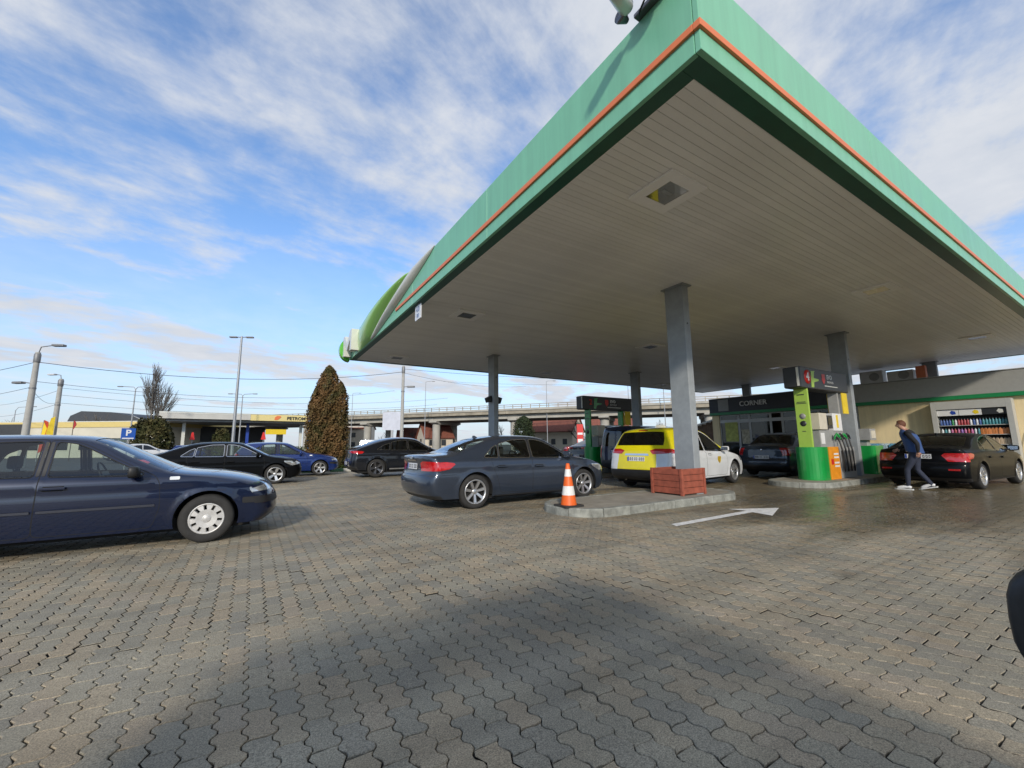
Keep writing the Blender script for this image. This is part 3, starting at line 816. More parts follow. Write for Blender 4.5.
# ================================================================ canopy
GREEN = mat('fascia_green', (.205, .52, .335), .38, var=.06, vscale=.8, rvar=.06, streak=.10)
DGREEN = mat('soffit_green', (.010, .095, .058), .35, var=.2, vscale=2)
ORANGE = mat('fascia_orange', (.74, .19, .065), .45, var=.06)
CEIL = mat('ceiling_slat', (.92, .91, .885), .36, var=.08, vscale=.5, rvar=.1, objvar=.06)
STEELG = mat('column_grey', (.30, .325, .34), .5, var=.18, vscale=3, bump=.05)
ROOFM = mat('roof_sheet', (.3, .3, .3), .7)
CX0, CX1, CY0, CY1, CZ = 3.39, 28.97, 1.98, 19.1, 5.0
canopy = empty('station_canopy', ((CX0 + CX1) / 2, (CY0 + CY1) / 2, 0))
tag(canopy, 'large flat canopy with green fascia, orange stripe and slatted beige ceiling', 'canopy')
def cpart(b, name, m, parent=canopy): 
    o = b.build(name, m, parent, (-canopy.location.x, -canopy.location.y, 0)); return o
def run_panels(length, n):
    return [(length * k / n + .003, length * (k + 1) / n - .003) for k in range(n)]
for a0, a1 in run_panels(CX1 - CX0, 6):           # long side towards the shop forecourt (faces -Y)
    b = MB(); b.box(CX0 + a0, CX0 + a1, CY0, CY0 + .06, CZ + .30, CZ + .98, bev=.006); cpart(b, 'fascia_panel', GREEN)
    b = MB(); b.box(CX0 + a0, CX0 + a1, CY0, CY0 + .06, CZ, CZ + .24, bev=.006); cpart(b, 'fascia_lip', GREEN)
    b = MB(); b.box(CX0 + a0, CX0 + a1, CY1 - .06, CY1, CZ, CZ + .98, bev=.006); cpart(b, 'fascia_panel', GREEN)
for a0, a1 in run_panels(CY1 - CY0 - .124, 4):    # short side towards the street (faces -X)
    b = MB(); b.box(CX0, CX0 + .06, CY0 + .062 + a0, CY0 + .062 + a1, CZ + .30, CZ + .98, bev=.006); cpart(b, 'fascia_panel', GREEN)
    b = MB(); b.box(CX0, CX0 + .06, CY0 + .062 + a0, CY0 + .062 + a1, CZ, CZ + .24, bev=.006); cpart(b, 'fascia_lip', GREEN)
    b = MB(); b.box(CX1 - .06, CX1, CY0 + .062 + a0, CY0 + .062 + a1, CZ, CZ + .98, bev=.006); cpart(b, 'fascia_panel', GREEN)
b = MB(); b.box(CX0 - .03, CX1, CY0 - .03, CY0 + .05, CZ + .225, CZ + .305, bev=.006); cpart(b, 'orange_stripe', ORANGE)
b = MB(); b.box(CX0 - .03, CX0 + .05, CY0 + .052, 12.0, CZ + .225, CZ + .305, bev=.006); cpart(b, 'orange_stripe', ORANGE)
b = MB(); b.box(CX0, CX0 + .05, 12.0, CY1 - .07, CZ + .242, CZ + .298); cpart(b, 'fascia_strip', GREEN)
SW = .25
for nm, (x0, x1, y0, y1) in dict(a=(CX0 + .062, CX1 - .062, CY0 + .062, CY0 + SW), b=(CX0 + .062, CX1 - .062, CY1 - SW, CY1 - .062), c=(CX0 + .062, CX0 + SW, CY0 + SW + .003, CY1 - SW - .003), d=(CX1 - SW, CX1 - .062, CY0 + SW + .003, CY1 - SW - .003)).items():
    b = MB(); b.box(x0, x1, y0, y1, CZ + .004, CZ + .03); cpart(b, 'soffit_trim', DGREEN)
b = MB(); b.box(CX0 + .07, CX1 - .07, CY0 + .07, CY1 - .07, CZ + .05, CZ + .80); ceiling = cpart(b, 'ceiling', ROOFM)
SLW = .118
sl = MB(); hl = (CX1 - CX0 - 2 * SW - .006) / 2; w_ = SLW / 2
sl.add([(s * hl, y, z) for s in (-1, 1) for y, z in ((-w_ + .002, .012), (-w_ + .002, .003), (-w_ + .007, 0), (w_ - .008, 0), (w_ - .003, .003), (w_ - .003, .012))], [(i, i + 1, i + 7, i + 6) for i in range(5)] + [(0, 5, 4, 3, 2, 1), (6, 7, 8, 9, 10, 11)])
slm = sl.mesh('slat', CEIL); nsl = int((CY1 - CY0 - 2 * SW) / SLW)
for k in range(nsl):
    link('slat', slm, ceiling, ((CX0 + CX1) / 2, CY0 + SW + .004 + (k + .5) * (CY1 - CY0 - 2 * SW - .008) / nsl, CZ + .010))
# columns
def column(x, y, z0, label, grp='grey steel canopy columns', top=CZ + .008, extra=None):
    c = empty('canopy_column', (x, y, z0)); tag(c, label, 'column', grp)
    b = MB(); b.box(-.11, .11, -.25, .25, 0, top - z0, bev=.012); b.build('shaft', STEELG, c)
    b = MB(); b.box(-.17, .17, -.31, .31, top - z0 - .03, top - z0 - .002); b.box(-.16, .16, -.30, .30, 0, .02); b.build('plate', STEELG, c)
    b = MB(); b.lathe([(.0001, -.004), (.022, -.004), (.022, 0)], 12, c=(0, -.2505, .0), axis='y'); b.build('cable_hole', BLACK, c, (0, 0, 4.05 - z0))
    return c
column(8.52, 6.12, .14, 'grey square column rising out of the red planter')
column(17.2, 6.05, .14, 'grey column beside the pump numbered four')
column(8.5, 15.2, .14, 'grey column with loudspeakers behind the dark grey sedan')
column(17.2, 15.2, .14, 'grey column at the end of pump sign two')
column(27.4, 14.9, 4.0, 'short dark column above the shop lettering')
column(27.6, 6.15, 4.0, 'short dark column above the shop roof beside an orange box')
# loudspeakers on the column behind the sedan
for s, nm in ((-1, 'black loudspeaker on the near side of the column behind the grey sedan'), (1, 'black loudspeaker on the far side of the column behind the grey sedan')):
    b = MB(); b.prism([(-.12, -.10), (.12, -.13), (.12, .13), (-.12, .10)], -.11, .11, 0, 'y'); o = b.build('loudspeaker', BLACK, None, (8.5 + s * .22, 15.2, 3.12), (0, s * .35, 0)); tag(o, nm, 'loudspeaker')
# recessed lights
FRAME = mat('light_frame', (.97, .96, .95), .4, var=.05); REFL = mat('light_reflector', (.78, .76, .66), .3, .2, var=.1, vscale=20); LGLASS = glass_mat('light_glass', (.7, .68, .55), 1.5, .05)
lights = {(5.05, 3.66): 'nearest the canopy corner', (13.0, 3.64): 'second along the shop-side edge of the ceiling', (22.4, 3.62): 'third along the shop-side edge of the ceiling', (5.05, 10.6): 'second from the canopy corner along the street edge', (13.0, 10.65): 'in the middle of the ceiling above the taxi', (22.4, 10.65): 'deep in the middle of the ceiling before the shop', (5.05, 17.5): 'at the far street-side end of the ceiling', (13.0, 17.5): 'in the far row above the blue van', (22.4, 17.5): 'in the far row near the shop'}
for (x, y), wh in lights.items():
    t = empty('ceiling_light', (x, y, CZ + .002)); tag(t, 'square recessed ceiling light ' + wh, 'light', 'recessed canopy lights')
    b = MB(); 
    for q in ((-.40, .40, -.40, -.22), (-.40, .40, .22, .40), (-.40, -.22, -.22, .22), (.22, .40, -.22, .22)): b.box(q[0], q[1], q[2], q[3], -.028, .004)
    b.build('frame', FRAME, t)
    b = MB(); b.add([(-.22, -.22, -.02), (.22, -.22, -.02), (.22, .22, -.02), (-.22, .22, -.02), (-.13, -.06, .0), (.13, -.06, .0), (.13, .06, .0), (-.13, .06, .0)], [(4, 5, 1, 0), (5, 6, 2, 1), (6, 7, 3, 2), (7, 4, 0, 3), (7, 6, 5, 4)]); b.build('reflector', REFL, t)
    b = MB(); b.box(-.10, .10, -.03, .03, -.012, .004); b.build('lamp', FRAME, t)
    b = MB(); b.add([(-.22, -.22, -.024), (.22, -.22, -.024), (.22, .22, -.024), (-.22, .22, -.024)], [(3, 2, 1, 0)]); b.build('glass', LGLASS, t)
PALELAMP = mat('lamp_pale', (.62, .63, .62), .3, .3, var=.1)
# floodlight cluster on the street-side corner
fl = empty('floodlight', (CX0 - .02, 2.46, CZ + .98)); tag(fl, 'chrome floodlight on a bent arm at the canopy corner', 'floodlight')
b = MB(); b.box(-.06, .07, -.22, .22, 0, .05, bev=.01); b.tube([(0, -.12, .04), (-.10, -.10, .10), (-.26, .06, .02)], .028, 8); b.build('arm', ALLOYDARK, fl)
b = MB(); b.lathe([(.0001, 0), (.07, 0), (.085, .03), (.085, .30), (.07, .33), (.0001, .33)], 20, axis='x'); b.build('housing', PALELAMP, fl, (-.52, .10, -.01), (0, 0, math.radians(14)))
b = MB(); b.lathe([(.0001, 0), (.11, .0), (.11, .02), (.05, .10), (.03, .14)], 20, axis='x'); b.build('round_lamp', PALELAMP, fl, (-.20, -.16, .06), (0, 0, math.radians(30)))
b = MB(); b.lathe([(.0001, 0), (.075, .0), (.075, .02), (.03, .12)], 16, axis='x'); b.build('round_lamp', ALLOYDARK, fl, (-.24, .26, -.03), (0, 0, 0))
b = MB(); b.tube([(-.05, -.1, .05), (-.14, -.02, -.02), (-.10, .1, -.05), (-.02, .18, .02)], .012, 6); b.build('cable', BLACK, fl)
# illuminated-sign pieces at the street end of the fascia
LGREEN = mat('sign_light_green', (.30, .60, .14), .3, coat=.5, var=.10, vscale=.7); BGREEN = mat('sign_bright_green', (.12, .50, .05), .3, coat=.5, var=.05); PALE = mat('sign_pale', (.66, .66, .60), .35, coat=.3, var=.05)
def bulge(name, f_lo, f_hi, y0, y1, depth, m, label, n=26, k=14):
    b = MB(); vs_ = []
    for i in range(n + 1):
        y = y0 + (y1 - y0) * i / n; lo, hi = f_lo(y), f_hi(y)
        for j in range(k + 1):
            t = j / k; e = math.sin(math.pi * t) ** .7; g = math.sin(math.pi * min(1, max(0, i / n))) ** .6
            vs_.append((CX0 - .012 - depth * e * g, y, lo + (hi - lo) * t))
    fs = [(i * (k + 1) + j, i * (k + 1) + j + 1, (i + 1) * (k + 1) + j + 1, (i + 1) * (k + 1) + j) for i in range(n) for j in range(k)]
    b.add(vs_, [f[::-1] for f in fs], 0, True); bk = [(CX0 - .004, p[1], p[2]) for p in vs_]; b.add(bk, fs, 0)
    o = b.build(name, m); tag(o, label, 'sign', 'sign pieces at the street end of the green fascia'); return o
mixf = lambda a, b_, t: a + (b_ - a) * max(0, min(1, t))
bulge('swoosh_panel', lambda y: CZ + mixf(.98, .03, ((y - 8.9) / 5.6) ** .8 if y > 8.9 else 0), lambda y: CZ + mixf(1.0, .06, ((y - 10.4) / 4.8) if y > 10.4 else 0), 8.9, 15.2, .16, PALE, 'pale curved swoosh panel on the green canopy fascia')
bulge('leaf_panel', lambda y: CZ + mixf(1.0, .02, ((y - 10.6) / 4.4)), lambda y: CZ + 1.02, 10.7, 17.2, .34, LGREEN, 'light green bulging leaf panel beside the pale swoosh')
b = MB(); b.box(-.30, 0, -.9, -.62, 0, .86); b.box(-.30, 0, .62, .9, 0, .86); b.prism([(-.62, .86), (-.62, .5), (0, .1), (.62, .5), (.62, .86), (.58, .86), (0, .42), (-.58, .86)], -.30, 0, 0, 'x')
tag(b.build('box_letter', PALE, None, (CX0 - .02, 18.0, CZ + .06)), 'pale raised box letter M near the street end of the fascia', 'letter')
b = MB(); n = 24; vs_ = []
for i in range(n + 1):
    a = math.pi * i / n
    for s in (0, 1): vs_.append((CX0 - .42 * math.sin(a) - .01, CY1 + .25 - .32 * s, CZ + .46 - .52 * math.cos(a)))
b.add(vs_, [(2*i, 2*i+1, 2*i+3, 2*i+2) for i in range(n)], 0, True); b.add(vs_, [tuple(2*i for i in range(n+1)), tuple(2*i+1 for i in range(n+1))[::-1]], 0)
tag(b.build('sign_end_cap', BGREEN), 'bright green rounded sign cap at the street end of the fascia', 'sign')
# small hanging notice
SIGNW = mat('notice_white', (.72, .74, .78), .4, var=.05); BLUEI = mat('notice_blue', (.10, .16, .32), .5, var=0)
nb = empty('hanging_notice', (CX0 + .12, 10.35, CZ)); tag(nb, 'small white notice with blue figures hanging under the fascia', 'sign')
b = MB(); b.box(-.012, .012, -.22, .22, -.44, -.05); b.build('board', SIGNW, nb)
b = MB(); b.tube([(0, 0, -.05), (0, 0, .01)], .012, 6); b.build('hanger', STEELG, nb)
text('figures', '4.0', .20, .003, BLUEI, nb, (-.016, 0, -.17), FACE_NX); text('figures', '00', .16, .003, BLUEI, nb, (-.016, 0, -.34), FACE_NX)
# ---- body shapes (metres, x from the rear bumper forwards); outline rows: x, z on the centre line and the shift to the body edge
def bar(i, w=.05, y=.8): return [(i, -y), (i + w, -y), (i + w, y), (i, y)]
A4 = dict(W=.913, axles=(1.03, 3.84), R=.325, wheel='a4', trim=CHROME, p=2.7, tumble=.46,
    outline=[(.16,.22,.22,0),(.05,.32,.24,0),(0,.48,.25,0),(.02,.62,.25,0),(.07,.70,.23,0),(.085,.86,.21,-.01),(.05,.985,.2,-.02),(.11,1.03,.1,-.05),(.35,1.05,.03,-.065),(.62,1.075,.02,-.065),
        (1.0,1.23,.06,-.085),(1.38,1.355,.05,-.085),(1.75,1.415,0,-.07),(2.2,1.43,0,-.065),(2.65,1.415,0,-.065),(2.9,1.365,-.03,-.075),(3.3,1.165,-.09,-.08),(3.64,.985,-.10,-.05),
        (3.77,.95,-.05,-.055),(4.1,.905,-.03,-.065),(4.45,.815,-.10,-.075),(4.62,.71,-.25,-.04),(4.68,.58,-.35,0),(4.70,.42,-.38,0),(4.67,.28,-.36,0),(4.55,.2,-.3,0)],
    belt=[(0,.93),(1.2,.945),(2.4,.935),(3.6,.905),(4.7,.86)], crease=[(0,.80),(1.2,.80),(3.8,.76),(4.7,.70)],
    strip=[dict(part='rear_window', poly=[(9.25,-.86),(9.25,.86),(10.95,.84),(10.95,-.84)], mat=GLASS, off=-.006),
        dict(part='windscreen', poly=[(15.0,-.88),(15.0,.88),(17.0,.9),(17.0,-.9)], mat=GLASS, off=-.006),
        dict(part='tail_light', poly=[(4.25,.50),(5.2,.45),(5.5,.60),(5.45,1),(4.3,1)], mat=REDLENS, join='tail', mirror=1, off=.004),
        dict(part='headlight', poly=[(20.4,.70),(21.3,.60),(21.7,1),(20.5,1)], mat=HEADLAMP, join='head', mirror=1),
        dict(part='rear_valance', poly=[(0,-1),(0,1),(.75,1),(.75,-1)], mat=BLACK), dict(part='grille', poly=[(21.1,-.32),(21.1,.32),(23.2,.26),(23.2,-.26)], mat=BLACK, off=.004),
        dict(part='trunk_handle', poly=[(5.5,-.26),(5.5,.26),(5.68,.26),(5.68,-.26)], mat=CHROME, off=.008),
        dict(part='gap', poly=bar(3.45, .06, .95)), dict(part='gap', poly=bar(9.02, .02, .82)), dict(part='gap', poly=bar(17.25, .06, .9)), dict(part='gap', poly=bar(20.8, .05, .5)),
        dict(part='gap', poly=[(5.5,.62),(9.0,.80),(9.0,.807),(5.5,.627)], mirror=1)],
    side=[dict(part='window', poly=[(2.43,.955),(3.36,.935),(3.37,.955),(3.2,1.055),(2.95,1.195),(2.78,1.275),(2.6,1.315),(2.43,1.325)], mat=GLASS, off=-.004),
        dict(part='window', poly=[(1.60,.965),(2.345,.955),(2.345,1.325),(2.0,1.315),(1.64,1.235)], mat=GLASS, off=-.004),
        dict(part='window', poly=[(1.24,.975),(1.555,.967),(1.585,1.215),(1.45,1.15)], mat=GLASS, off=-.004),
        dict(part='door_pillar', poly=[(2.365,.95),(2.41,.95),(2.41,1.33),(2.365,1.33)], mat=BLACK, off=.004),
        dict(part='door', poly=[(2.385,.27),(3.44,.26),(3.52,.5),(3.50,.8),(3.46,.90),(3.22,1.075),(2.97,1.225),(2.8,1.305),(2.6,1.345),(2.385,1.355)]),
        dict(part='door', poly=[(2.385,.27),(2.385,1.355),(2.0,1.345),(1.66,1.275),(1.5,1.12),(1.38,.93),(1.42,.78),(1.52,.56),(1.60,.27)]),
        dict(part='tail_light', poly=[(.1,.715),(.1,.90),(.42,.905),(.57,.885),(.60,.86),(.48,.775)], mat=REDLENS, join='tail', off=.004),
        dict(part='headlight', poly=[(4.6,.58),(4.6,.74),(4.3,.76),(4.08,.77),(4.1,.72),(4.3,.62)], mat=HEADLAMP, join='head'),
        dict(part='bumper_gap', poly=[(.2,.655),(.2,.662),(.62,.672),(.62,.665)], mat=LINER, r=.002), dict(part='fuel_flap', poly=[(1.02,.82),(1.2,.82),(1.2,.97),(1.02,.97)], mat=None),
        dict(part='sill_strip', poly=[(1.45,.19),(3.42,.19),(3.42,.235),(1.45,.235)], mat=BLACK, off=.008)],
    handles=[(1.62,.79),(2.55,.775)], mirror=(3.28,1.0), plate=(4.75, 2), cabin=(1.0,3.45,.93), antenna=(1.5,1.37), exhaust=(.22,.42,.235), badges=[(6.0, 0, .022, 'rings')])
GOLF = dict(W=.868, axles=(.78, 3.29), R=.315, wheel='cap', trim=TRIMBLK, p=2.6, tumble=.44,
    outline=[(.14,.22,.16,0),(.03,.34,.18,0),(0,.5,.19,0),(.03,.64,.18,0),(.08,.8,.16,0),(.13,.98,.14,0),(.30,1.2,.10,-.03),(.47,1.36,.06,-.06),(.7,1.415,.02,-.065),(1.2,1.44,0,-.06),(1.7,1.438,0,-.06),
        (2.05,1.40,-.02,-.065),(2.45,1.20,-.08,-.08),(2.86,.995,-.10,-.05),(3.0,.96,-.05,-.055),(3.4,.915,-.03,-.065),(3.78,.83,-.08,-.075),(3.99,.735,-.2,-.05),(4.085,.61,-.28,0),(4.13,.46,-.30,0),(4.13,.32,-.29,0),(4.02,.22,-.25,0)],
    belt=[(0,.945),(.8,.935),(2.6,.905),(4.1,.87)], crease=[(0,.83),(4.1,.79)],
    strip=[dict(part='rear_window', poly=[(5.1,-.84),(5.1,.84),(7.0,.82),(7.0,-.82)], mat=GLASS, off=-.006),
        dict(part='windscreen', poly=[(11.0,-.88),(11.0,.88),(13.0,.9),(13.0,-.9)], mat=GLASS, off=-.006),
        dict(part='tail_light', poly=[(3.6,.72),(5.0,.74),(5.0,1),(3.6,1)], mat=REDLENS, join='tail', mirror=1),
        dict(part='headlight', poly=[(17.0,.62),(17.7,.60),(17.75,1),(17.0,1)], mat=HEADLAMP, join='head', mirror=1),
        dict(part='grille', poly=[(17.0,-.5),(17.0,.5),(17.7,.48),(17.7,-.48)], mat=BLACK, off=.003), dict(part='bumper_moulding', poly=[(18.3,-1),(18.3,1),(18.9,1),(18.9,-1)], mat=BLACK, off=.008),
        dict(part='gap', poly=bar(13.3, .06, .92)), dict(part='gap', poly=bar(16.85, .05, .55)), dict(part='gap', poly=bar(3.3, .05, .9))],
    side=[dict(part='window', poly=[(1.73,.935),(2.57,.915),(2.585,.935),(2.32,1.075),(2.02,1.255),(1.9,1.315),(1.73,1.34)], mat=GLASS, off=-.004),
        dict(part='window', poly=[(.98,.945),(1.60,.937),(1.60,1.345),(1.25,1.335),(1.08,1.29)], mat=GLASS, off=-.004),
        dict(part='window', poly=[(.72,.95),(.93,.945),(1.02,1.26),(.88,1.19)], mat=GLASS, off=-.004),
        dict(part='door_pillar', poly=[(1.625,.94),(1.655,.94),(1.655,1.345),(1.625,1.345)], mat=BLACK, off=.003), dict(part='door_pillar', poly=[(1.675,.94),(1.705,.94),(1.705,1.345),(1.675,1.345)], mat=BLACK, off=.003),
        dict(part='side_moulding', poly=[(1.18,.525),(1.64,.525),(1.64,.553),(1.18,.553)], mat=None, off=.014, r=.01), dict(part='side_moulding', poly=[(1.69,.525),(2.74,.525),(2.74,.553),(1.69,.553)], mat=None, off=.014, r=.01),
        dict(part='side_indicator', poly=[(2.86,.845),(2.965,.845),(2.965,.885),(2.86,.885)], mat=WHITELENS, off=.006, r=.012),
        dict(part='bumper_moulding', poly=[(3.68,.49),(4.2,.49),(4.2,.57),(3.68,.57)], mat=BLACK, join='bm', off=.008),
        dict(part='door', poly=[(1.665,.255),(2.72,.255),(2.79,.5),(2.77,.8),(2.72,.90),(2.36,1.095),(2.04,1.285),(1.9,1.35),(1.665,1.375)]),
        dict(part='door', poly=[(1.665,.255),(1.665,1.375),(1.15,1.37),(.98,1.30),(.86,.93),(.90,.76),(1.06,.60),(1.15,.45),(1.16,.255)]),
        dict(part='tail_light', poly=[(.1,.73),(.1,.975),(.30,.96),(.28,.74)], mat=REDLENS, join='tail'),
        dict(part='headlight', poly=[(4.0,.61),(4.0,.73),(3.80,.735),(3.75,.69),(3.79,.62)], mat=HEADLAMP, join='head'),
        dict(part='sill_strip', poly=[(1.2,.175),(2.86,.175),(2.86,.215),(1.2,.215)], mat=BLACK, off=.006)],
    handles=[(1.02,.80),(1.80,.80)], mirror=(2.50,.965), plate=(3.9, 8), cabin=(.55,2.68,.92), seat_x=1.50)
GLC = dict(W=.945, axles=(1.0, 3.87), R=.36, wheel='twin', trim=CHROME, p=2.7, tumble=.44, zmid=.72, tw=.25,
    outline=[(.14,.30,.18,0),(.02,.42,.22,0),(0,.62,.23,0),(.03,.80,.23,0),(.05,.95,.22,0),(.05,1.08,.2,-.02),(.16,1.14,.1,-.05),(.55,1.29,.05,-.07),(1.05,1.46,.04,-.09),(1.5,1.56,.02,-.08),(2.0,1.60,0,-.07),(2.5,1.58,0,-.07),
        (2.78,1.52,-.03,-.08),(3.15,1.32,-.09,-.09),(3.5,1.12,-.10,-.05),(3.65,1.08,-.05,-.06),(4.1,1.03,-.03,-.08),(4.45,.93,-.12,-.08),(4.66,.78,-.3,-.02),(4.72,.6,-.36,0),(4.73,.45,-.36,0),(4.65,.30,-.3,0)],
    belt=[(0,1.05),(1.5,1.05),(3.4,1.01),(4.7,.95)], crease=[(0,.93),(4.7,.88)],
    strip=[dict(part='rear_window', poly=[(6.3,-.85),(6.3,.85),(8.3,.82),(8.3,-.82)], mat=GLASSDARK, off=-.006),
        dict(part='windscreen', poly=[(12,-.88),(12,.88),(14,.9),(14,-.9)], mat=GLASS, off=-.006),
        dict(part='tail_light', poly=[(4.15,.42),(4.75,.42),(4.85,1),(4.0,1)], mat=REDLENS, join='tail', mirror=1, off=.004),
        dict(part='headlight', poly=[(17.2,.6),(18.0,.55),(18.2,1),(17.3,1)], mat=HEADLAMP, join='head', mirror=1),
        dict(part='grille', poly=[(17.9,-.45),(17.9,.45),(19.4,.4),(19.4,-.4)], mat=BLACK), dict(part='rear_valance', poly=[(0,-1),(0,1),(1.1,1),(1.1,-1)], mat=BLACK),
        dict(part='bumper_trim', poly=[(1.1,-.7),(1.1,.7),(1.25,.7),(1.25,-.7)], mat=CHROME, off=.006), dict(part='gap', poly=bar(2.9, .06, .95)), dict(part='gap', poly=bar(14.2, .06, .9))],
    side=[dict(part='window', poly=[(2.33,1.065),(3.22,1.04),(3.24,1.06),(3.03,1.19),(2.8,1.335),(2.6,1.42),(2.33,1.465)], mat=GLASSDARK, off=-.004),
        dict(part='window', poly=[(1.56,1.075),(2.25,1.067),(2.25,1.465),(1.9,1.445),(1.62,1.385)], mat=GLASSDARK, off=-.004),
        dict(part='window', poly=[(1.0,1.10),(1.50,1.08),(1.54,1.355),(1.25,1.25)], mat=GLASSDARK, off=-.004),
        dict(part='door', poly=[(2.29,.34),(3.36,.34),(3.44,.6),(3.40,.95),(3.30,1.06),(3.05,1.215),(2.8,1.365),(2.6,1.455),(2.29,1.50)]),
        dict(part='door', poly=[(2.29,.34),(2.29,1.50),(1.9,1.48),(1.6,1.42),(1.42,1.25),(1.36,1.0),(1.42,.85),(1.54,.6),(1.56,.34)]),
        dict(part='tail_light', poly=[(.1,.92),(.1,1.06),(.42,1.04),(.50,1.0),(.42,.95)], mat=REDLENS, join='tail', off=.004),
        dict(part='headlight', poly=[(4.6,.72),(4.6,.88),(4.2,.92),(4.15,.86),(4.3,.75)], mat=HEADLAMP, join='head'),
        dict(part='running_board', poly=[(1.5,.29),(3.4,.29),(3.4,.345),(1.5,.345)], mat=ALLOY, off=.03)],
    handles=[(1.62,.93),(2.48,.92)], mirror=(3.18,1.10), plate=(1.75, 0), cabin=(.95,3.3,1.04))
SMAX = dict(W=.942, axles=(.96, 3.81), R=.335, wheel='multi', trim=TRIMBLK, p=2.7, tumble=.36, zmid=.66,
    outline=[(.14,.26,.18,0),(.03,.36,.22,0),(0,.52,.23,0),(.03,.66,.23,0),(.08,.82,.2,0),(.12,1.02,.18,0),(.18,1.12,.15,0),(.32,1.36,.12,-.02),(.45,1.53,.08,-.05),(.58,1.60,.04,-.07),(1.1,1.65,0,-.075),(1.7,1.66,0,-.07),
        (2.2,1.62,0,-.07),(2.55,1.53,-.03,-.08),(3.0,1.30,-.09,-.09),(3.5,1.04,-.1,-.05),(3.65,.99,-.05,-.06),(4.05,.93,-.04,-.08),(4.45,.80,-.13,-.07),(4.66,.66,-.3,0),(4.75,.5,-.36,0),(4.76,.36,-.36,0),(4.65,.24,-.3,0)],
    belt=[(0,1.02),(1.0,1.0),(3.4,.935),(4.7,.88)], crease=[(0,.88),(4.7,.76)],
    strip=[dict(part='rear_window', poly=[(6.15,-.86),(6.15,.86),(6.9,.90),(7.9,.86),(7.9,-.86),(6.9,-.90)], mat=GLASSDARK, off=-.004),
        dict(part='brake_light', poly=[(8.05,-.2),(8.05,.2),(8.35,.2),(8.35,-.2)], mat=REDLENS, off=.003),
        dict(part='windscreen', poly=[(13,-.88),(13,.88),(15,.9),(15,-.9)], mat=GLASS, off=-.006),
        dict(part='tail_light', poly=[(4.55,.52),(5.0,.44),(5.45,.62),(5.45,1),(4.7,1)], mat=REDLENS, join='tail', mirror=1, off=.005),
        dict(part='headlight', poly=[(17.9,.6),(18.7,.55),(19.0,1),(18.0,1)], mat=HEADLAMP, join='head', mirror=1),
        dict(part='rear_bumper', poly=[(0,-1),(0,1),(2.05,1),(2.05,-1)], mat=BLACK, join='rb'),
        dict(part='bumper_reflector', poly=[(1.5,.6),(1.5,.9),(1.75,.9),(1.75,.6)], mat=REDLENS, mirror=1, off=.006),
        dict(part='tailgate_trim', poly=[(4.35,-.4),(4.35,.4),(4.6,.38),(4.6,-.38)], mat=CHROME, off=.006),
        dict(part='corner_panel', poly=[(2.05,.64),(4.9,.62),(4.9,1),(2.05,1)], mat='white', mirror=1), dict(part='hood', poly=[(15.15,-1),(15.15,1),(22,1),(22,-1)], mat='white'),
        dict(part='gap', poly=bar(2.05, .05, .95)), dict(part='gap', poly=bar(15.05, .05, .9))],
    side=[dict(part='window', poly=[(2.1,1.0),(3.14,.965),(3.15,.985),(2.85,1.20),(2.52,1.395),(2.3,1.48),(2.1,1.515)], mat=GLASS, off=-.004),
        dict(part='window', poly=[(1.16,1.03),(2.02,1.003),(2.02,1.52),(1.5,1.535),(1.18,1.515)], mat=GLASSDARK, off=-.004),
        dict(part='window', poly=[(.58,1.10),(1.09,1.035),(1.11,1.505),(.86,1.465),(.72,1.38)], mat=GLASSDARK, off=-.004),
        dict(part='door_emblem', poly=[(2.70,.82),(2.90,.82),(2.90,.70),(2.80,.62),(2.70,.70)], mat='crest', off=.002, r=.02),
        dict(part='door', poly=[(2.06,.30),(3.26,.29),(3.34,.55),(3.32,.80),(3.22,.95),(2.88,1.22),(2.54,1.43),(2.3,1.525),(2.06,1.55)], mat='white'),
        dict(part='door', poly=[(2.06,.30),(2.06,1.55),(1.5,1.57),(1.14,1.55),(1.12,1.0),(1.2,.85),(1.38,.62),(1.42,.30)], mat='white'),
        dict(part='tail_light', poly=[(.1,.93),(.1,1.07),(.40,1.06),(.62,1.01),(.45,.95)], mat=REDLENS, join='tail', off=.005),
        dict(part='headlight', poly=[(4.7,.58),(4.7,.76),(4.3,.80),(4.1,.80),(4.3,.66)], mat=HEADLAMP, join='head'),
        dict(part='rear_bumper', poly=[(.1,.2),(.1,.52),(.55,.42),(.60,.2)], mat=BLACK, join='rb'),
        dict(part='side_panel', poly=[(.1,.2),(5,.2),(5,1.2),(3.4,1.0),(2.0,1.02),(1.13,1.05),(.75,1.06),(.1,1.06)], mat='white')],
    handles=[(1.36,.90),(2.26,.885)], mirror=(3.05,1.03), plate=(3.9, 8), cabin=(.8,3.25,.98), exhaust=(.24,.5,.25))
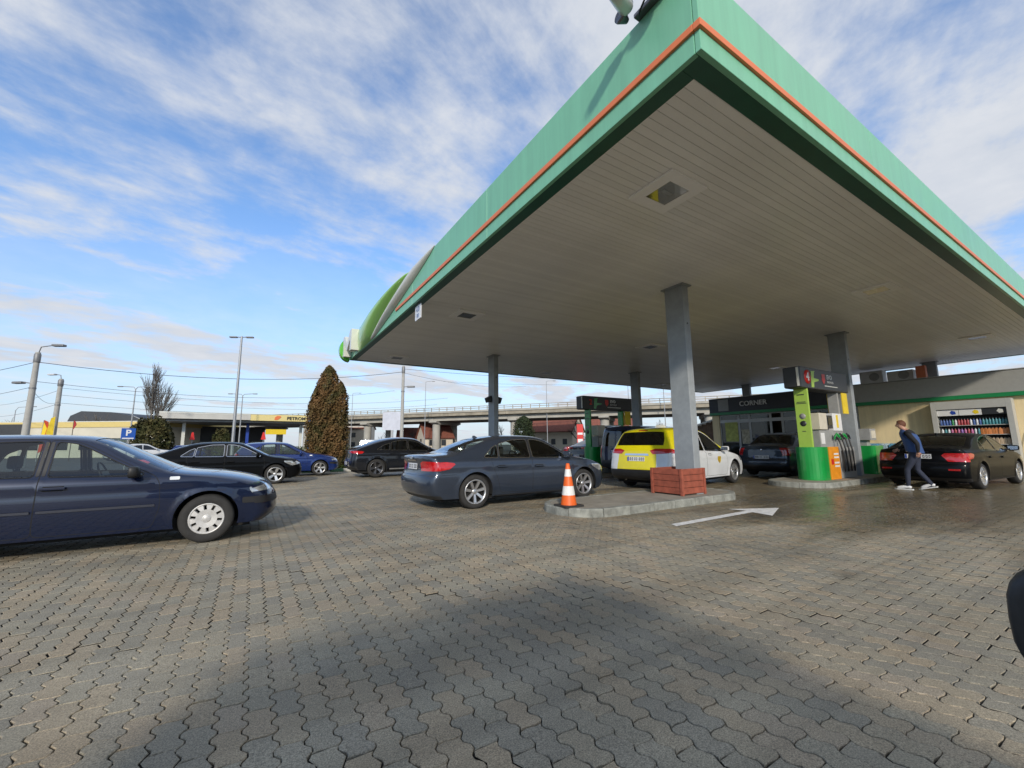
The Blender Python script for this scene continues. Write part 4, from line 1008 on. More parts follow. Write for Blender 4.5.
LOGAN = dict(W=.87, axles=(.83, 3.46), R=.308, wheel='steel', trim=TRIMBLK, p=2.7, tumble=.40,
    outline=[(.12,.24,.14,0),(.02,.36,.16,0),(0,.52,.17,0),(.04,.64,.16,0),(.06,.82,.15,0),(.08,.98,.13,-.01),(.16,1.06,.06,-.05),(.40,1.09,.02,-.06),(.58,1.11,.02,-.06),(.85,1.29,.05,-.07),(1.10,1.44,.04,-.07),(1.4,1.51,0,-.065),
        (1.9,1.53,0,-.06),(2.35,1.50,0,-.06),(2.55,1.45,-.03,-.07),(2.9,1.23,-.07,-.07),(3.2,1.03,-.08,-.05),(3.35,.99,-.05,-.05),(3.7,.94,-.03,-.06),(4.05,.84,-.1,-.07),(4.18,.68,-.2,0),(4.24,.5,-.25,0),(4.22,.34,-.25,0),(4.1,.24,-.2,0)],
    belt=[(0,.97),(1,.97),(3.2,.93),(4.2,.88)], crease=[(0,.80),(4.2,.78)],
    strip=[dict(part='rear_window', poly=[(8.2,-.86),(8.2,.86),(9.95,.84),(9.95,-.84)], mat=GLASS, off=-.006), dict(part='windscreen', poly=[(14,-.88),(14,.88),(16,.9),(16,-.9)], mat=GLASS, off=-.006),
        dict(part='tail_light', poly=[(3.5,.80),(5.1,.72),(5.2,1),(3.6,1)], mat=REDLENS, join='tail', mirror=1, off=.004), dict(part='headlight', poly=[(19.2,.6),(19.9,.55),(20.1,1),(19.2,1)], mat=HEADLAMP, join='head', mirror=1),
        dict(part='grille', poly=[(19.6,-.5),(19.6,.5),(20.3,.48),(20.3,-.48)], mat=BLACK), dict(part='rear_valance', poly=[(0,-1),(0,1),(1.2,1),(1.2,-1)], mat=BLACK), dict(part='gap', poly=bar(2.8, .06, .95)), dict(part='gap', poly=bar(16.3, .06, .9))],
    side=[dict(part='window', poly=[(2.05,.985),(2.88,.965),(2.89,.985),(2.72,1.15),(2.5,1.34),(2.3,1.41),(2.05,1.43)], mat=GLASS, off=-.004), dict(part='window', poly=[(1.30,.995),(1.97,.987),(1.97,1.43),(1.55,1.42),(1.33,1.37)], mat=GLASS, off=-.004),
        dict(part='door', poly=[(2.01,.28),(2.96,.28),(3.02,.6),(2.98,.95),(2.75,1.17),(2.52,1.37),(2.3,1.44),(2.01,1.46)]), dict(part='door', poly=[(2.01,.28),(2.01,1.46),(1.55,1.45),(1.28,1.39),(1.12,1.1),(1.1,.85),(1.22,.6),(1.25,.28)]),
        dict(part='tail_light', poly=[(.05,.70),(.05,.985),(.30,.97),(.28,.72)], mat=REDLENS, join='tail', off=.004), dict(part='headlight', poly=[(4.1,.66),(4.1,.80),(3.85,.82),(3.85,.7)], mat=HEADLAMP, join='head')],
    handles=[(1.3,.86),(2.13,.86)], mirror=(2.82,1.02), plate=(3.2, 3), cabin=(.75,3.0,.96), badges=[(4.6, 0, .035, 'disc')])
VAN = dict(W=.95, axles=(.97, 3.97), R=.33, wheel='steel', trim=TRIMBLK, p=3.2, tumble=.20, zmid=.8, taper=(.08,.02),
    outline=[(.1,.28,.1,0),(0,.42,.12,0),(0,.6,.12,0),(.03,.9,.1,0),(.04,1.1,.1,0),(.06,1.5,.09,0),(.10,1.8,.08,-.03),(.2,1.93,.04,-.06),(.6,1.965,0,-.07),(2.0,1.97,0,-.07),(3.2,1.95,0,-.07),(3.5,1.88,-.03,-.08),(3.95,1.5,-.06,-.08),
        (4.25,1.18,-.07,-.05),(4.4,1.11,-.05,-.06),(4.65,1.03,-.08,-.08),(4.82,.85,-.2,-.02),(4.89,.6,-.25,0),(4.88,.4,-.25,0),(4.78,.28,-.2,0)],
    belt=[(0,1.12),(4.9,1.08)], 
    strip=[dict(part='rear_window', poly=[(4.1,-.84),(4.1,-.06),(6.0,-.06),(6.0,-.82)], mat=GLASSDARK, off=-.004), dict(part='rear_window', poly=[(4.1,.06),(4.1,.84),(6.0,.82),(6.0,.06)], mat=GLASSDARK, off=-.004),
        dict(part='windscreen', poly=[(11.1,-.9),(11.1,.9),(13,.9),(13,-.9)], mat=GLASS, off=-.006), dict(part='tail_light', poly=[(2.3,.88),(4.2,.88),(4.2,1),(2.3,1)], mat=REDLENS, join='tail', mirror=1, off=.006),
        dict(part='headlight', poly=[(15.4,.6),(16.2,.55),(16.3,1),(15.5,1)], mat=HEADLAMP, join='head', mirror=1), dict(part='grille', poly=[(16,-.5),(16,.5),(17,.48),(17,-.48)], mat=BLACK),
        dict(part='rear_bumper', poly=[(0,-1),(0,1),(1.9,1),(1.9,-1)], mat=BLACK), dict(part='gap', poly=[(1.9,-.012),(1.9,.012),(6.8,.012),(6.8,-.012)])],
    side=[dict(part='window', poly=[(3.1,1.14),(4.0,1.12),(4.02,1.14),(3.8,1.42),(3.5,1.72),(3.1,1.74)], mat=GLASS, off=-.004), dict(part='window', poly=[(1.75,1.16),(2.9,1.15),(2.9,1.74),(1.75,1.74)], mat=GLASSDARK, off=-.004),
        dict(part='window', poly=[(.35,1.17),(1.6,1.16),(1.6,1.74),(.42,1.72)], mat=GLASSDARK, off=-.004), dict(part='door', poly=[(3.0,.34),(3.95,.34),(4.05,.7),(4.08,1.1),(3.85,1.45),(3.55,1.78),(3.0,1.8)]), dict(part='door', poly=[(1.68,.34),(1.68,1.8),(2.96,1.8),(2.96,.34)]),
        dict(part='tail_light', poly=[(.02,.75),(.02,1.2),(.2,1.2),(.2,.75)], mat=REDLENS, join='tail', off=.006), dict(part='headlight', poly=[(4.75,.8),(4.75,1.0),(4.5,1.02),(4.5,.85)], mat=HEADLAMP, join='head')],
    handles=[(3.12,1.0)], mirror=(3.95,1.2), mirror_mat=BLACK, plate=(3.1, 2), cabin=(1.9,4.0,1.12))
def variant(base, **kw):
    d = dict(base); d.update(kw); return d
def fill(spec, table):
    """named colours in a spec's regions -> materials"""
    d = dict(spec)
    for k in ('strip', 'side'):
        d[k] = [dict(r, mat=table.get(r.get('mat'), r.get('mat')) if isinstance(r.get('mat'), str) else r.get('mat')) for r in spec[k]]
    return d
# ================================================================ things on the forecourt
WOODR = mat('planter_wood', (.33, .085, .048), .7, var=.35, vscale=7, bump=.3, bscale=30)
SOIL = mat('planter_soil', (.05, .038, .028), .95, bump=.8, bscale=30)
pl = empty('planter_box', (8.24, 6.20, .14)); tag(pl, 'red brown wooden planter of horizontal planks around the column', 'planter')
h = .385
for k in range(4):
    z0 = .03 + k * .135
    for s in (-1, 1):
        b = MB(); b.box(-h + .01, h - .01, s * h - .013, s * h + .013, z0, z0 + .127, bev=.005); b.build('plank', WOODR, pl, (random.uniform(-.004, .004), 0, 0))
        b = MB(); b.box(s * h - .013, s * h + .013, -h + .016, h - .016, z0, z0 + .127, bev=.005); b.build('plank', WOODR, pl, (0, random.uniform(-.004, .004), 0))
for sx in (-1, 1):
    for sy in (-1, 1):
        b = MB(); b.box(sx * h - .032, sx * h + .032, sy * h - .032, sy * h + .032, 0, .565, bev=.006); b.build('corner_post', WOODR, pl)
b = MB(); b.box(-h + .02, h - .02, -h + .02, h - .02, .0, .47); b.build('soil', SOIL, pl)
CONEO = mat('cone_orange', (.82, .13, .012), .45, var=.12, vscale=12); CONEW = mat('cone_white', (.78, .76, .72), .4, var=.12, vscale=14); CONEB = mat('cone_rubber', (.035, .034, .033), .8, var=.3)
cn = empty('traffic_cone', (4.98, 6.10, .142)); tag(cn, 'orange traffic cone with two white bands on the island end', 'cone')
b = MB(); b.prism([(x, y) for x, y in rounded([(-.21, -.21), (.21, -.21), (.21, .21), (-.21, .21)], .06)], 0, .028); b.build('base', CONEB, cn)
def conez(z): return .145 - (.145 - .032) * (z - .028) / .73
for z0, z1, m_ in ((.028, .20, CONEO), (.20, .36, CONEW), (.36, .53, CONEO), (.53, .66, CONEW), (.66, .76, CONEO)):
    b = MB(); prof = [(conez(z0), z0), (conez(z1), z1)]
    if z1 > .75: prof += [(.026, .765), (.0001, .765)]
    if m_ is CONEW: prof = [(r + .0025, z) for r, z in prof]
    b.lathe(prof, 28); b.build('sleeve' if m_ is CONEW else 'cone_body', m_, cn)

# ---- fuel pumps
PGREEN = mat('pump_green', (.010, .30, .055), .3, coat=.4, var=.10, vscale=3); PORANGE = mat('pump_orange', (.80, .30, .02), .4, var=.18, vscale=5); LIME = mat('pump_lime', (.36, .55, .08), .4, var=.06)
ANTH = mat('anthracite', (.028, .030, .034), .4, var=.15, vscale=2); PGREY = mat('pump_grey', (.32, .32, .31), .5, var=.15); CREAMP = mat('pump_cream', (.62, .57, .46), .5, var=.1); YELLOW = mat('price_yellow', (.80, .58, .02), .45, var=.08); REDP = mat('sign_red', (.60, .025, .02), .4, var=.05); WHITEP = mat('sign_white', (.75, .75, .74), .45, var=.05); DISP = mat('display_dark', (.02, .025, .02), .15, var=.1)
def pump(x, y, number, label, full=True):
    p = empty('fuel_pump', (x, y, .14)); tag(p, label, 'fuel pump', 'fuel pumps under the canopy')
    z1 = .96
    def shell(pts, z0_, z1_, m_, nm):
        b = MB(); n = len(pts); b.add([(q[0], q[1], z) for z in (z0_, z1_) for q in pts], [(i, i + 1, n + i + 1, n + i) for i in range(n - 1)] + [tuple(range(n, 2 * n))], 0, False); return b.build(nm, m_, p)
    end = [(.62, -.36)] + [(.30 - .30 * math.cos(a) if True else 0, -.36 * math.cos(a) if False else 0) for a in ()] + [(.36 + .36 * math.cos(math.pi * 1.5 - a), .36 * math.sin(math.pi * 1.5 - a)) for a in np.linspace(0, math.pi, 15)] + [(.62, .36)]
    b = MB(); n = len(end); b.add([(q[0], q[1], z) for z in (0, z1) for q in end], [(i + 1, i, n + i, n + i + 1) for i in range(n - 1)], 0, False); b.add([(q[0], q[1], z1) for q in end], [tuple(range(n))[::-1]]); b.build('rounded_end', PGREEN, p)
    for s in (-1, 1):
        b = MB(); b.box(.63, 1.30, s * .36 - .02, s * .36 + .02, 0, z1, bev=.006); b.build('orange_panel', PORANGE, p)
        # printed block on the orange panel
        yy = s * .382
        b = MB(); b.box(.72, .88, min(yy, yy + s * .003), max(yy, yy + s * .003), .44, .60); b.build('print', REDP, p)
        b = MB(); [b.box(.93, 1.24, min(yy, yy + s * .003), max(yy, yy + s * .003), z, z + .05) for z in (.36, .46, .62, .72)]; b.build('print', WHITEP, p)
    b = MB(); b.box(.62, 2.55, -.34, .34, 0, z1 - .02, bev=.01); b.build('cabinet', PGREY, p)
    b = MB(); b.box(.13, .21, -.185, .185, z1 - .02, 2.72, bev=.008); post = b.build('lime_post', LIME if full else PGREEN, p)
    for (zz, w_, hh) in ((2.52, .10, .03), (2.30, .12, .02), (2.26, .14, .02), (1.42, .05, .02)):
        b = MB(); b.box(.124, .130, -w_, w_, zz, zz + hh); b.build('print', ANTH, post)
    for zz in (1.88, 1.66):
        b = MB(); b.lathe([(.0001, 0), (.085, 0), (.085, .004), (.06, .006)], 18, c=(.123, 0, zz), axis='x'); b.build('pictogram', PGREY if zz > 1.8 else ANTH, post)
    b = MB(); b.box(2.30, 2.40, -.14, .14, z1 - .02, 2.72, bev=.008); b.build('rear_post', PGREEN if not full else PGREY, p)
    b = MB(); b.box(-.28, 2.95, -.23, .23, 2.72, 3.36, bev=.02); sg = b.build('sign_box', ANTH, p)
    b = MB(); b.box(-.33, -.285, -.22, .22, 2.74, 3.34, bev=.01); b.build('sign_end', ANTH, sg)
    b = MB(); b.box(-.345, -.332, -.21, -.15, 2.76, 3.32); b.build('sign_edge', PALE, sg)
    for s in (-1, 1):
        yy = s * .232; rot = FACE_NY if s < 0 else (math.radians(90), 0, math.pi); ox = 0 if s < 0 else 0
        X = lambda v: v if s < 0 else 2.67 - v
        if full:
            b = MB(); b.lathe([(.0001, s * .006), (.215, s * .006), (.215, 0)], 28, c=(X(.16), yy, 3.06), axis='y'); b.build('number_disc', REDP, sg)
        text('number', number, .36, .004, WHITEP if full else REDP, sg, (X(.16), yy + s * .008, 3.06), rot, bold=.008)
        b = MB(); pts = [(.36, 2.76), (.52, 2.76), (.55, 2.92), (.86, 2.98), (.88, 3.03), (.56, 3.05), (.60, 3.22), (.66, 3.28), (.40, 3.26)]; pts = [(X(a), z) for a, z in pts]
        if s > 0: pts = pts[::-1]
        b.prism(pts, min(yy, yy + s * .004), max(yy, yy + s * .004), 0, 'y'); b.build('swoosh', LIME if full else PGREEN, sg)
        b = MB(); pts = [(1.10, 3.22), (1.32, 3.22), (1.32, 3.02), (1.21, 2.90), (1.10, 3.02)]; pts = [(X(a), z) for a, z in pts]
        b.prism(pts[::-1] if s < 0 else pts, min(yy, yy + s * .004), max(yy, yy + s * .004), 0, 'y'); b.build('shield', REDP, sg)
        text('lettering', 'EVO', .19, .003, WHITEP, sg, (X(1.62), yy + s * .004, 3.14), rot, bold=.006); text('lettering', 'EVO PLUS', .10, .003, WHITEP, sg, (X(1.66), yy + s * .004, 2.98), rot)
        b = MB(); b.box(*sorted((X(1.25), X(2.15))), min(yy, yy + s * .004), max(yy, yy + s * .004), 2.84, 2.865); b.build('print', PALE, sg)
    # meter head
    b = MB(); b.box(.50, 1.0, -.28, .28, 1.48, 1.98, bev=.012); b.build('meter_head', CREAMP, p)
    b = MB(); b.box(1.06, 1.42, -.26, .26, 1.52, 1.92, bev=.012); m2 = b.build('meter_head', ANTH, p)
    b = MB(); b.box(1.10, 1.38, -.275, .275, 1.62, 1.86); b.build('display', DISP, m2)
    b = MB(); b.box(1.5, 2.12, -.25, .25, 1.45, 2.0, bev=.012); m3 = b.build('meter_head', WHITEP, p)
    b = MB(); b.box(1.72, 1.84, -.262, .262, 1.55, 1.95); b.build('label_strip', YELLOW, m3)
    b = MB(); b.box(.55, 2.2, -.22, .22, z1 - .02, 1.47); b.build('meter_back', PGREY, p)
    for s in (-1, 1): b = MB(); b.box(.62, .86, s * .225 - .004, s * .225 + .004, 1.05, 1.38); b.build('notice', WHITEP, p)
    for s in (-1, 1):
        b = MB(); b.box(2.46, 2.85, s * .20 - .012, s * .20 + .012, 2.02, 2.70); b.build('price_panel', YELLOW, p)
        for k in range(4):
            hx = 1.32 + .24 * k
            b = MB(); b.tube([(hx, s * .30, 1.30), (hx + .02, s * .40, 1.22), (hx + .05, s * .46, .80), (hx + .10, s * .44, .35), (hx + .16, s * .42, .22), (hx + .22, s * .40, .40), (hx + .24, s * .38, .85)], .022, 8); b.build('hose', BLACK, p)
            b = MB(); b.tube([(hx - .02, s * .30, 1.18), (hx, s * .33, 1.30), (hx + .02, s * .36, 1.36), (hx + .10, s * .38, 1.30), (hx + .14, s * .40, 1.20)], [.018, .022, .03, .03, .02], 8); b.box(hx, hx + .12, s * .36 - .02, s * .36 + .02, 1.24, 1.30); b.build('nozzle', PGREEN if k % 2 == 0 else BLACK, p)
    return p
pump(13.95, 6.05, '4', 'fuel pump with green rounded end, orange panel and dark sign numbered four')
pump(13.35, 14.95, '2', 'dark fuel pump sign numbered two on green posts behind the taxi', False)
# second dispenser end past the column
e2 = empty('pump_end_unit', (18.1, 6.05, .14)); tag(e2, 'green dispenser end unit with a display behind the grey column', 'fuel pump')
b = MB(); b.prism(rounded([(0, -.36), (.9, -.36), (.9, .36), (0, .36)], .16, 5), 0, .96); b.build('rounded_end', PGREEN, e2)
b = MB(); b.box(.1, .6, -.26, .26, 1.15, 1.55, bev=.01); b.build('meter_head', PGREY, e2); b = MB(); b.box(.2, .5, -.1, .1, .96, 1.15); b.build('neck', PGREY, e2)
b = MB(); b.box(.18, .52, -.275, .275, 1.22, 1.48); b.build('display', CREAMP, e2)

# ================================================================ shop
SX = 26.5
CREAM = mat('render_cream', (.84, .68, .40), .85, var=.06, vscale=1.2, bump=.25, bscale=90, streak=.14); PARAD = mat('parapet_dark', (.030, .032, .038), .5, var=.12); PARAG = mat('parapet_grey', (.34, .34, .32), .6, var=.08); BANDG = mat('band_green', (.010, .22, .07), .4, var=.05)
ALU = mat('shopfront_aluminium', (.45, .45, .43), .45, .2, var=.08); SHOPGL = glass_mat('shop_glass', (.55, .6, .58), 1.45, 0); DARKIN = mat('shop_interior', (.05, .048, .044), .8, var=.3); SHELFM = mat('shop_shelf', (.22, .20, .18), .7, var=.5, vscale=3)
shop = empty('shop_building', (SX, 5, 0)); tag(shop, 'long low station shop with dark parapet, green band and cream wall', 'building')
def sp(b, nm, m_, par=shop): return b.build(nm, m_, par, (-SX, -5, 0))
b = MB(); b.box(SX, SX + .25, -16, 8.80, 0, 3.04); sp(b, 'wall', CREAM)
b = MB(); b.box(SX, SX + .30, 16.40, 16.88, 0, 3.04); sp(b, 'wall', CREAM)
b = MB(); b.box(SX + .01, SX + 9, 16.60, 16.90, 0, 3.04); sp(b, 'wall', CREAM)
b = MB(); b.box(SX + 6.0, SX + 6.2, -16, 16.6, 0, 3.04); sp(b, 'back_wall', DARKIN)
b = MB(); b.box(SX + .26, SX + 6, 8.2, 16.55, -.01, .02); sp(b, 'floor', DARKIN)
b = MB(); b.box(SX + .31, SX + 9, -16, 16.88, 3.06, 3.2); sp(b, 'roof', ROOFM)
b = MB(); b.box(SX - .18, SX + .30, -16, 16.95, 3.045, 3.21); sp(b, 'green_band', BANDG)
b = MB(); b.box(SX - .15, SX + .30, 8.90, 16.95, 3.215, 4.12); sp(b, 'parapet', PARAD)
b = MB(); b.box(SX - .15, SX + .30, -16, 8.895, 3.215, 4.10); sp(b, 'parapet', PARAG)
b = MB(); b.box(SX + .31, SX + 9, 16.70, 16.95, 3.215, 4.12); sp(b, 'parapet', PARAD)
b = MB(); b.box(SX - .17, SX + .32, -16, 16.97, 4.125, 4.16); sp(b, 'coping', ALU)
b = MB(); b.box(SX - .165, SX - .152, 15.6, 16.3, 3.3, 4.05); sp(b, 'parapet_panel', PARAG)
text('lettering', 'CORNER', .42, .02, WHITEP, shop, (-.20, 9.0, 3.66), FACE_NX, bold=.004)
bays = [16.38, 15.12, 14.42, 13.17, 12.50, 11.64, 10.6, 9.6, 8.82]
for k in range(len(bays) - 1):
    y1, y0 = bays[k], bays[k + 1]
    for z0, z1 in ((.12, 2.56), (2.64, 3.03)):
        wname = 'door' if (k == 0 and z0 < 1) else 'window'
        b = MB()
        for q in ((y0 + .01, y0 + .06, z0, z1), (y1 - .06, y1 - .01, z0, z1), (y0 + .06, y1 - .06, z0, z0 + .06), (y0 + .06, y1 - .06, z1 - .06, z1)): b.box(SX + .05, SX + .13, q[0], q[1], q[2], q[3])
        if z0 < 1 and k in (3, 4, 5, 6): b.box(SX + .05, SX + .13, y0 + .06, y1 - .06, 1.20, 1.26)
        w = sp(b, wname, ALU)
        b = MB(); b.box(SX + .085, SX + .095, y0 + .06, y1 - .06, z0 + .06, z1 - .06); b.build('pane', SHOPGL, w)
b = MB(); b.box(SX + .04, SX + .14, 8.82, 16.38, 2.565, 2.635); b.box(SX + .04, SX + .14, 8.82, 16.38, 0, .115); sp(b, 'transom', ALU)
POSTER = mat('poster_lime', (.42, .44, .10), .6, var=.4, vscale=5); POSTERB = mat('poster_mix', (.45, .40, .28), .6, var=.6, vscale=7)
b = MB(); b.box(0, .006, -.42, .42, -.62, .62); o = b.build('poster', POSTER, None, (SX + .035, 15.62, 1.92)); tag(o, 'yellow green poster on the shop door glass', 'poster')
b = MB(); b.box(0, .006, -.24, .24, -.45, .45); o = b.build('poster', POSTERB, None, (SX + .035, 14.72, 1.60)); tag(o, 'orange and white poster on the narrow shop pane', 'poster')
for k, (yy, hh) in enumerate(((15.2, 1.7), (13.4, 1.6), (11.6, 1.9), (9.8, 1.8))):
    b = MB(); b.box(-.2, .2, -.7, .7, 0, .06); [b.box(-.2, .2, -.7, .7, z, z + .03) for z in np.arange(.4, hh, .38)]; b.box(.17, .2, -.7, .7, 0, hh)
    for z in np.arange(.43, hh - .2, .38):
        for q in np.arange(-.64, .6, .16): b.box(-.15, .1, q, q + .12, z, z + random.uniform(.14, .28))
    o = b.build('shop_shelf', SHELFM, None, (SX + 2.6 + .5 * (k % 2), yy, .02)); tag(o, 'dim stocked shelf inside the shop ' + ['behind the door', 'behind the third pane', 'behind the middle panes', 'behind the panes nearest the cream wall'][k], 'shelf', 'shelves inside the shop')
# cabinet of bottles
CABG = mat('cabinet_grey', (.46, .46, .43), .5, var=.06); CABIN = mat('cabinet_inside', (.04, .04, .04), .7)
cx0, cy0, cy1, cz1 = SX - .57, 3.58, 5.96, 2.95
cab = empty('bottle_cabinet', (cx0, (cy0 + cy1) / 2, 0)); tag(cab, 'grey outdoor cabinet full of bottles standing against the cream wall', 'cabinet')
def cp(b, nm, m_, par=cab): return b.build(nm, m_, par, (-cx0, -(cy0 + cy1) / 2, 0))
b = MB(); b.box(cx0, SX - .01, cy0, cy0 + .16, 0, cz1); cp(b, 'side', CABG); b = MB(); b.box(cx0, SX - .01, cy1 - .16, cy1, 0, cz1); cp(b, 'side', CABG)
b = MB(); b.box(cx0 + .002, SX - .01, cy0 + .163, cy1 - .163, 2.60, cz1 - .002); cp(b, 'head', CABG); b = MB(); b.box(cx0 + .004, cx0 + .05, cy0 + .2, cy1 - .2, 2.72, 2.90); cp(b, 'shutter_box', CABG)
b = MB(); b.box(SX - .06, SX - .012, cy0 + .163, cy1 - .163, 0, 2.598); cp(b, 'back', CABIN)
wI = cy1 - cy0 - .33
for k, (m_, nm) in enumerate(((WHITEP, 'blue'), (WHITEP, 'yellow'), (ANTH, 'black'))):
    y1 = cy1 - .17 - wI / 3 * k; y0 = y1 - wI / 3 + .015
    b = MB(); b.box(cx0 + .06, cx0 + .08, y0, y1, 2.32, 2.575); hp = cp(b, 'header_panel', m_)
    b = MB(); b.prism([((y0 + (y1 - y0) * a), z) for a, z in ((.12, 2.38), (.30, 2.36), (.40, 2.45), (.30, 2.54), (.14, 2.50))], cx0 + .055, cx0 + .0595, 0, 'x'); b.build('print', [PLATEBLUE, YELLOW, PALE][k], hp)
rows = [1.90, 1.50, 1.09, .68, .28]
for z in rows:
    b = MB(); b.box(cx0 + .06, SX - .065, cy0 + .165, cy1 - .165, z - .025, z); cp(b, 'shelf', CABG)
BC = {'blue': (.06, .12, .34), 'teal': (.06, .25, .29), 'red': (.40, .06, .07), 'white': (.66, .68, .70), 'green': (.05, .30, .10), 'pink': (.48, .14, .30), 'orange': (.62, .22, .06), 'beige': (.52, .40, .27), 'violet': (.25, .12, .40)}
BM = {k: mat('bottle_' + k, v, .3, coat=.3, var=.15, vscale=25) for k, v in BC.items()}
CAPM = mat('bottle_cap', (.05, .05, .06), .4)
def bottle_mesh(c, can):
    b = MB()
    if can: b.prism(rounded([(-.05, -.055), (.05, -.055), (.05, .055), (-.05, .055)], .02, 2), 0, .22); b.prism([(-.03, -.03), (.03, -.03), (.03, .03), (-.03, .03)], .221, .255); b.lathe([(.02, .256), (.02, .285), (.0001, .285)], 8, 1)
    else: b.lathe([(.0001, 0), (.04, 0), (.042, .01), (.042, .17), (.036, .20), (.016, .235), (.016, .25)], 12); b.lathe([(.019, .25), (.019, .285), (.0001, .285)], 8, 1)
    return b.mesh('bottle', [BM[c], CAPM])
_bm = {}
ORD = 'first second third fourth fifth sixth seventh eighth ninth tenth eleventh twelfth thirteenth fourteenth fifteenth sixteenth seventeenth eighteenth nineteenth twentieth twenty-first twenty-second twenty-third'.split()
plan = [(['blue'] * 4 + ['green', 'white'] + ['red'] * 4 + ['white', 'blue', 'white', 'blue'] + ['teal'] * 8, 'top', 0), (['white', 'teal', 'white', 'pink', 'red', 'pink', 'violet', 'pink', 'red', 'pink', 'white', 'teal'] + ['orange'] * 8, 'second', 0), (['white'] * 6 + ['beige'] * 3 + ['orange'] * 3 + ['beige'] * 7, 'third', 1), (['violet', 'blue'] * 4 + ['orange', 'beige'] * 5, 'fourth', 1), (['beige'] * 9 + ['blue'] * 7, 'bottom', 1)]
for z, (cols, row, can) in zip(rows, plan):
    n = len(cols)
    for i, c in enumerate(cols):
        cc = can or c in ('orange', 'beige')
        if (c, cc) not in _bm: _bm[(c, cc)] = bottle_mesh(c, cc)
        y = cy1 - .20 - (i + .5) * (wI - .06) / n
        o = link('bottle', _bm[(c, cc)], None, (cx0 + .16 + random.uniform(-.01, .01), y, z + .0005)); o.rotation_euler.z = random.uniform(-.2, .2)
        tag(o, f'small {c} {"canister" if cc else "bottle"} standing {ORD[i]} from the left on the {row} cabinet shelf', 'bottle', f'bottles on the {row} cabinet shelf')
# drinking water stacked by the wall
WRAP = mat('water_wrap', (.10, .30, .46), .12, coat=.6, var=.55, vscale=9); WRAP2 = mat('water_wrap_pale', (.38, .52, .60), .12, coat=.6, var=.5, vscale=11)
PALW = mat('pallet_wood', (.42, .36, .27), .8, var=.3)
pal = empty('pallet', (25.55, 8.05, 0)); tag(pal, 'pale pallet under the stacked water packs by the cream wall', 'pallet')
for k in range(6): b = MB(); b.box(-.48, .48, -1.0 + .37 * k, -.86 + .37 * k, .11, .135); b.build('plank', PALW, pal)
b = MB(); [b.box(-.48, .48, yy, yy + .1, 0, .108) for yy in (-.95, -.05, .85)]; b.build('bearer', PALW, pal)
pk = MB(); pk.box(-.22, .22, -.145, .145, 0, .27, bev=.03)
for ax in (-.14, 0, .14):
    for ay in (-.07, .07): pk.lathe([(.055, .26), (.03, .305), (.015, .315), (.015, .335), (.0001, .335)], 10, c=(ax, ay, 0))
pkm = [pk.mesh('water_pack', WRAP), pk.mesh('water_pack', WRAP2)]
for lz in range(3):
    for iy in range(6):
        for ix in range(2):
            o = link('water_pack', pkm[(iy + lz) % 3 == 0], None, (25.32 + ix * .46, 7.23 + iy * .325 + random.uniform(-.01, .01), .136 + lz * .337)); tag(o, f'shrink wrapped water pack, {ORD[5 - iy]} from the left in the {["lowest", "middle", "top"][lz]} {["front", "back"][ix]} row', 'water pack', 'water packs stacked by the cream wall')
# brooms and shovels right of the cabinet
for k, (y0, y1, z1, lab) in enumerate(((3.30, 3.42, 1.55, 'broom leaning on the cream wall close to the bottle cabinet'), (3.02, 3.18, 1.48, 'middle broom leaning on the cream wall'), (2.72, 2.95, 1.5, 'broom farthest from the bottle cabinet on the cream wall'))):
    t = empty('broom', (SX - .35, y0, 0)); tag(t, lab, 'broom')
    b = MB(); b.tube([(0, 0, .14), (.33, y1 - y0, z1)], .016, 8); b.build('handle', mat('broom_wood', (.34, .17, .06), .6), t)
    b = MB(); b.prism([(-.15, 0), (.15, 0), (.10, .16), (-.10, .16)], -.03, .03, 0, 'x'); b.build('bristles', mat('broom_straw', (.38, .24, .08), .9, bump=.5), t)
# roof plant
ACW = mat('aircon_white', (.62, .62, .60), .5, var=.06)
for (x, y, w_, h_, lab) in ((27.6, 8.35, .95, .62, 'white air conditioning box on the shop roof nearest the grey column'), (27.4, 7.15, 1.0, .46, 'white air conditioner with round fan on the shop roof')):
    t = empty('air_conditioner', (x, y, 4.17)); tag(t, lab, 'air conditioner')
    b = MB(); b.box(-.3, .3, -w_ / 2, w_ / 2, .08, .08 + h_, bev=.02); b.build('casing', ACW, t); b = MB(); b.box(-.25, .25, -w_ / 2 + .1, -w_ / 2 + .2, -1.0, .08); b.box(-.25, .25, w_ / 2 - .2, w_ / 2 - .1, -1.0, .08); b.build('stand', PGREY, t)
    b = MB(); b.lathe([(.21, -.012), (.20, 0), (.02, -.006), (.0001, -.006)], 20, c=(-.302, -w_ * .15, .08 + h_ / 2), axis='x'); b.build('fan_grille', PGREY, t)
b = MB(); b.box(-.14, .14, -.17, .17, 0, .62, bev=.01); o = b.build('junction_box', mat('box_orange', (.60, .17, .08), .5), None, (26.9, 6.3, 4.16)); tag(o, 'orange box on the shop roof edge beside the short column', 'box')
# lean-to left of the shop
TIMB = mat('lean_to_boards', (.16, .10, .06), .8, var=.4, vscale=4)
lt = empty('lean_to', (28.0, 18.6, 0)); tag(lt, 'brown boarded lean-to with a sloping roof beyond the shop corner', 'shed')
for k in range(9): b = MB(); b.box(-1.0, -.96, -1.6 + .36 * k, -1.6 + .36 * k + .34, 0, 1.9 + .10 * (8 - k)); b.build('board', TIMB, lt)
b = MB(); b.prism([(-1.75, 2.9), (-1.75, 2.8), (1.75, 1.9), (1.75, 2.0)], -1.2, 2.0, 0, 'x'); b.build('roof', PALE, lt)
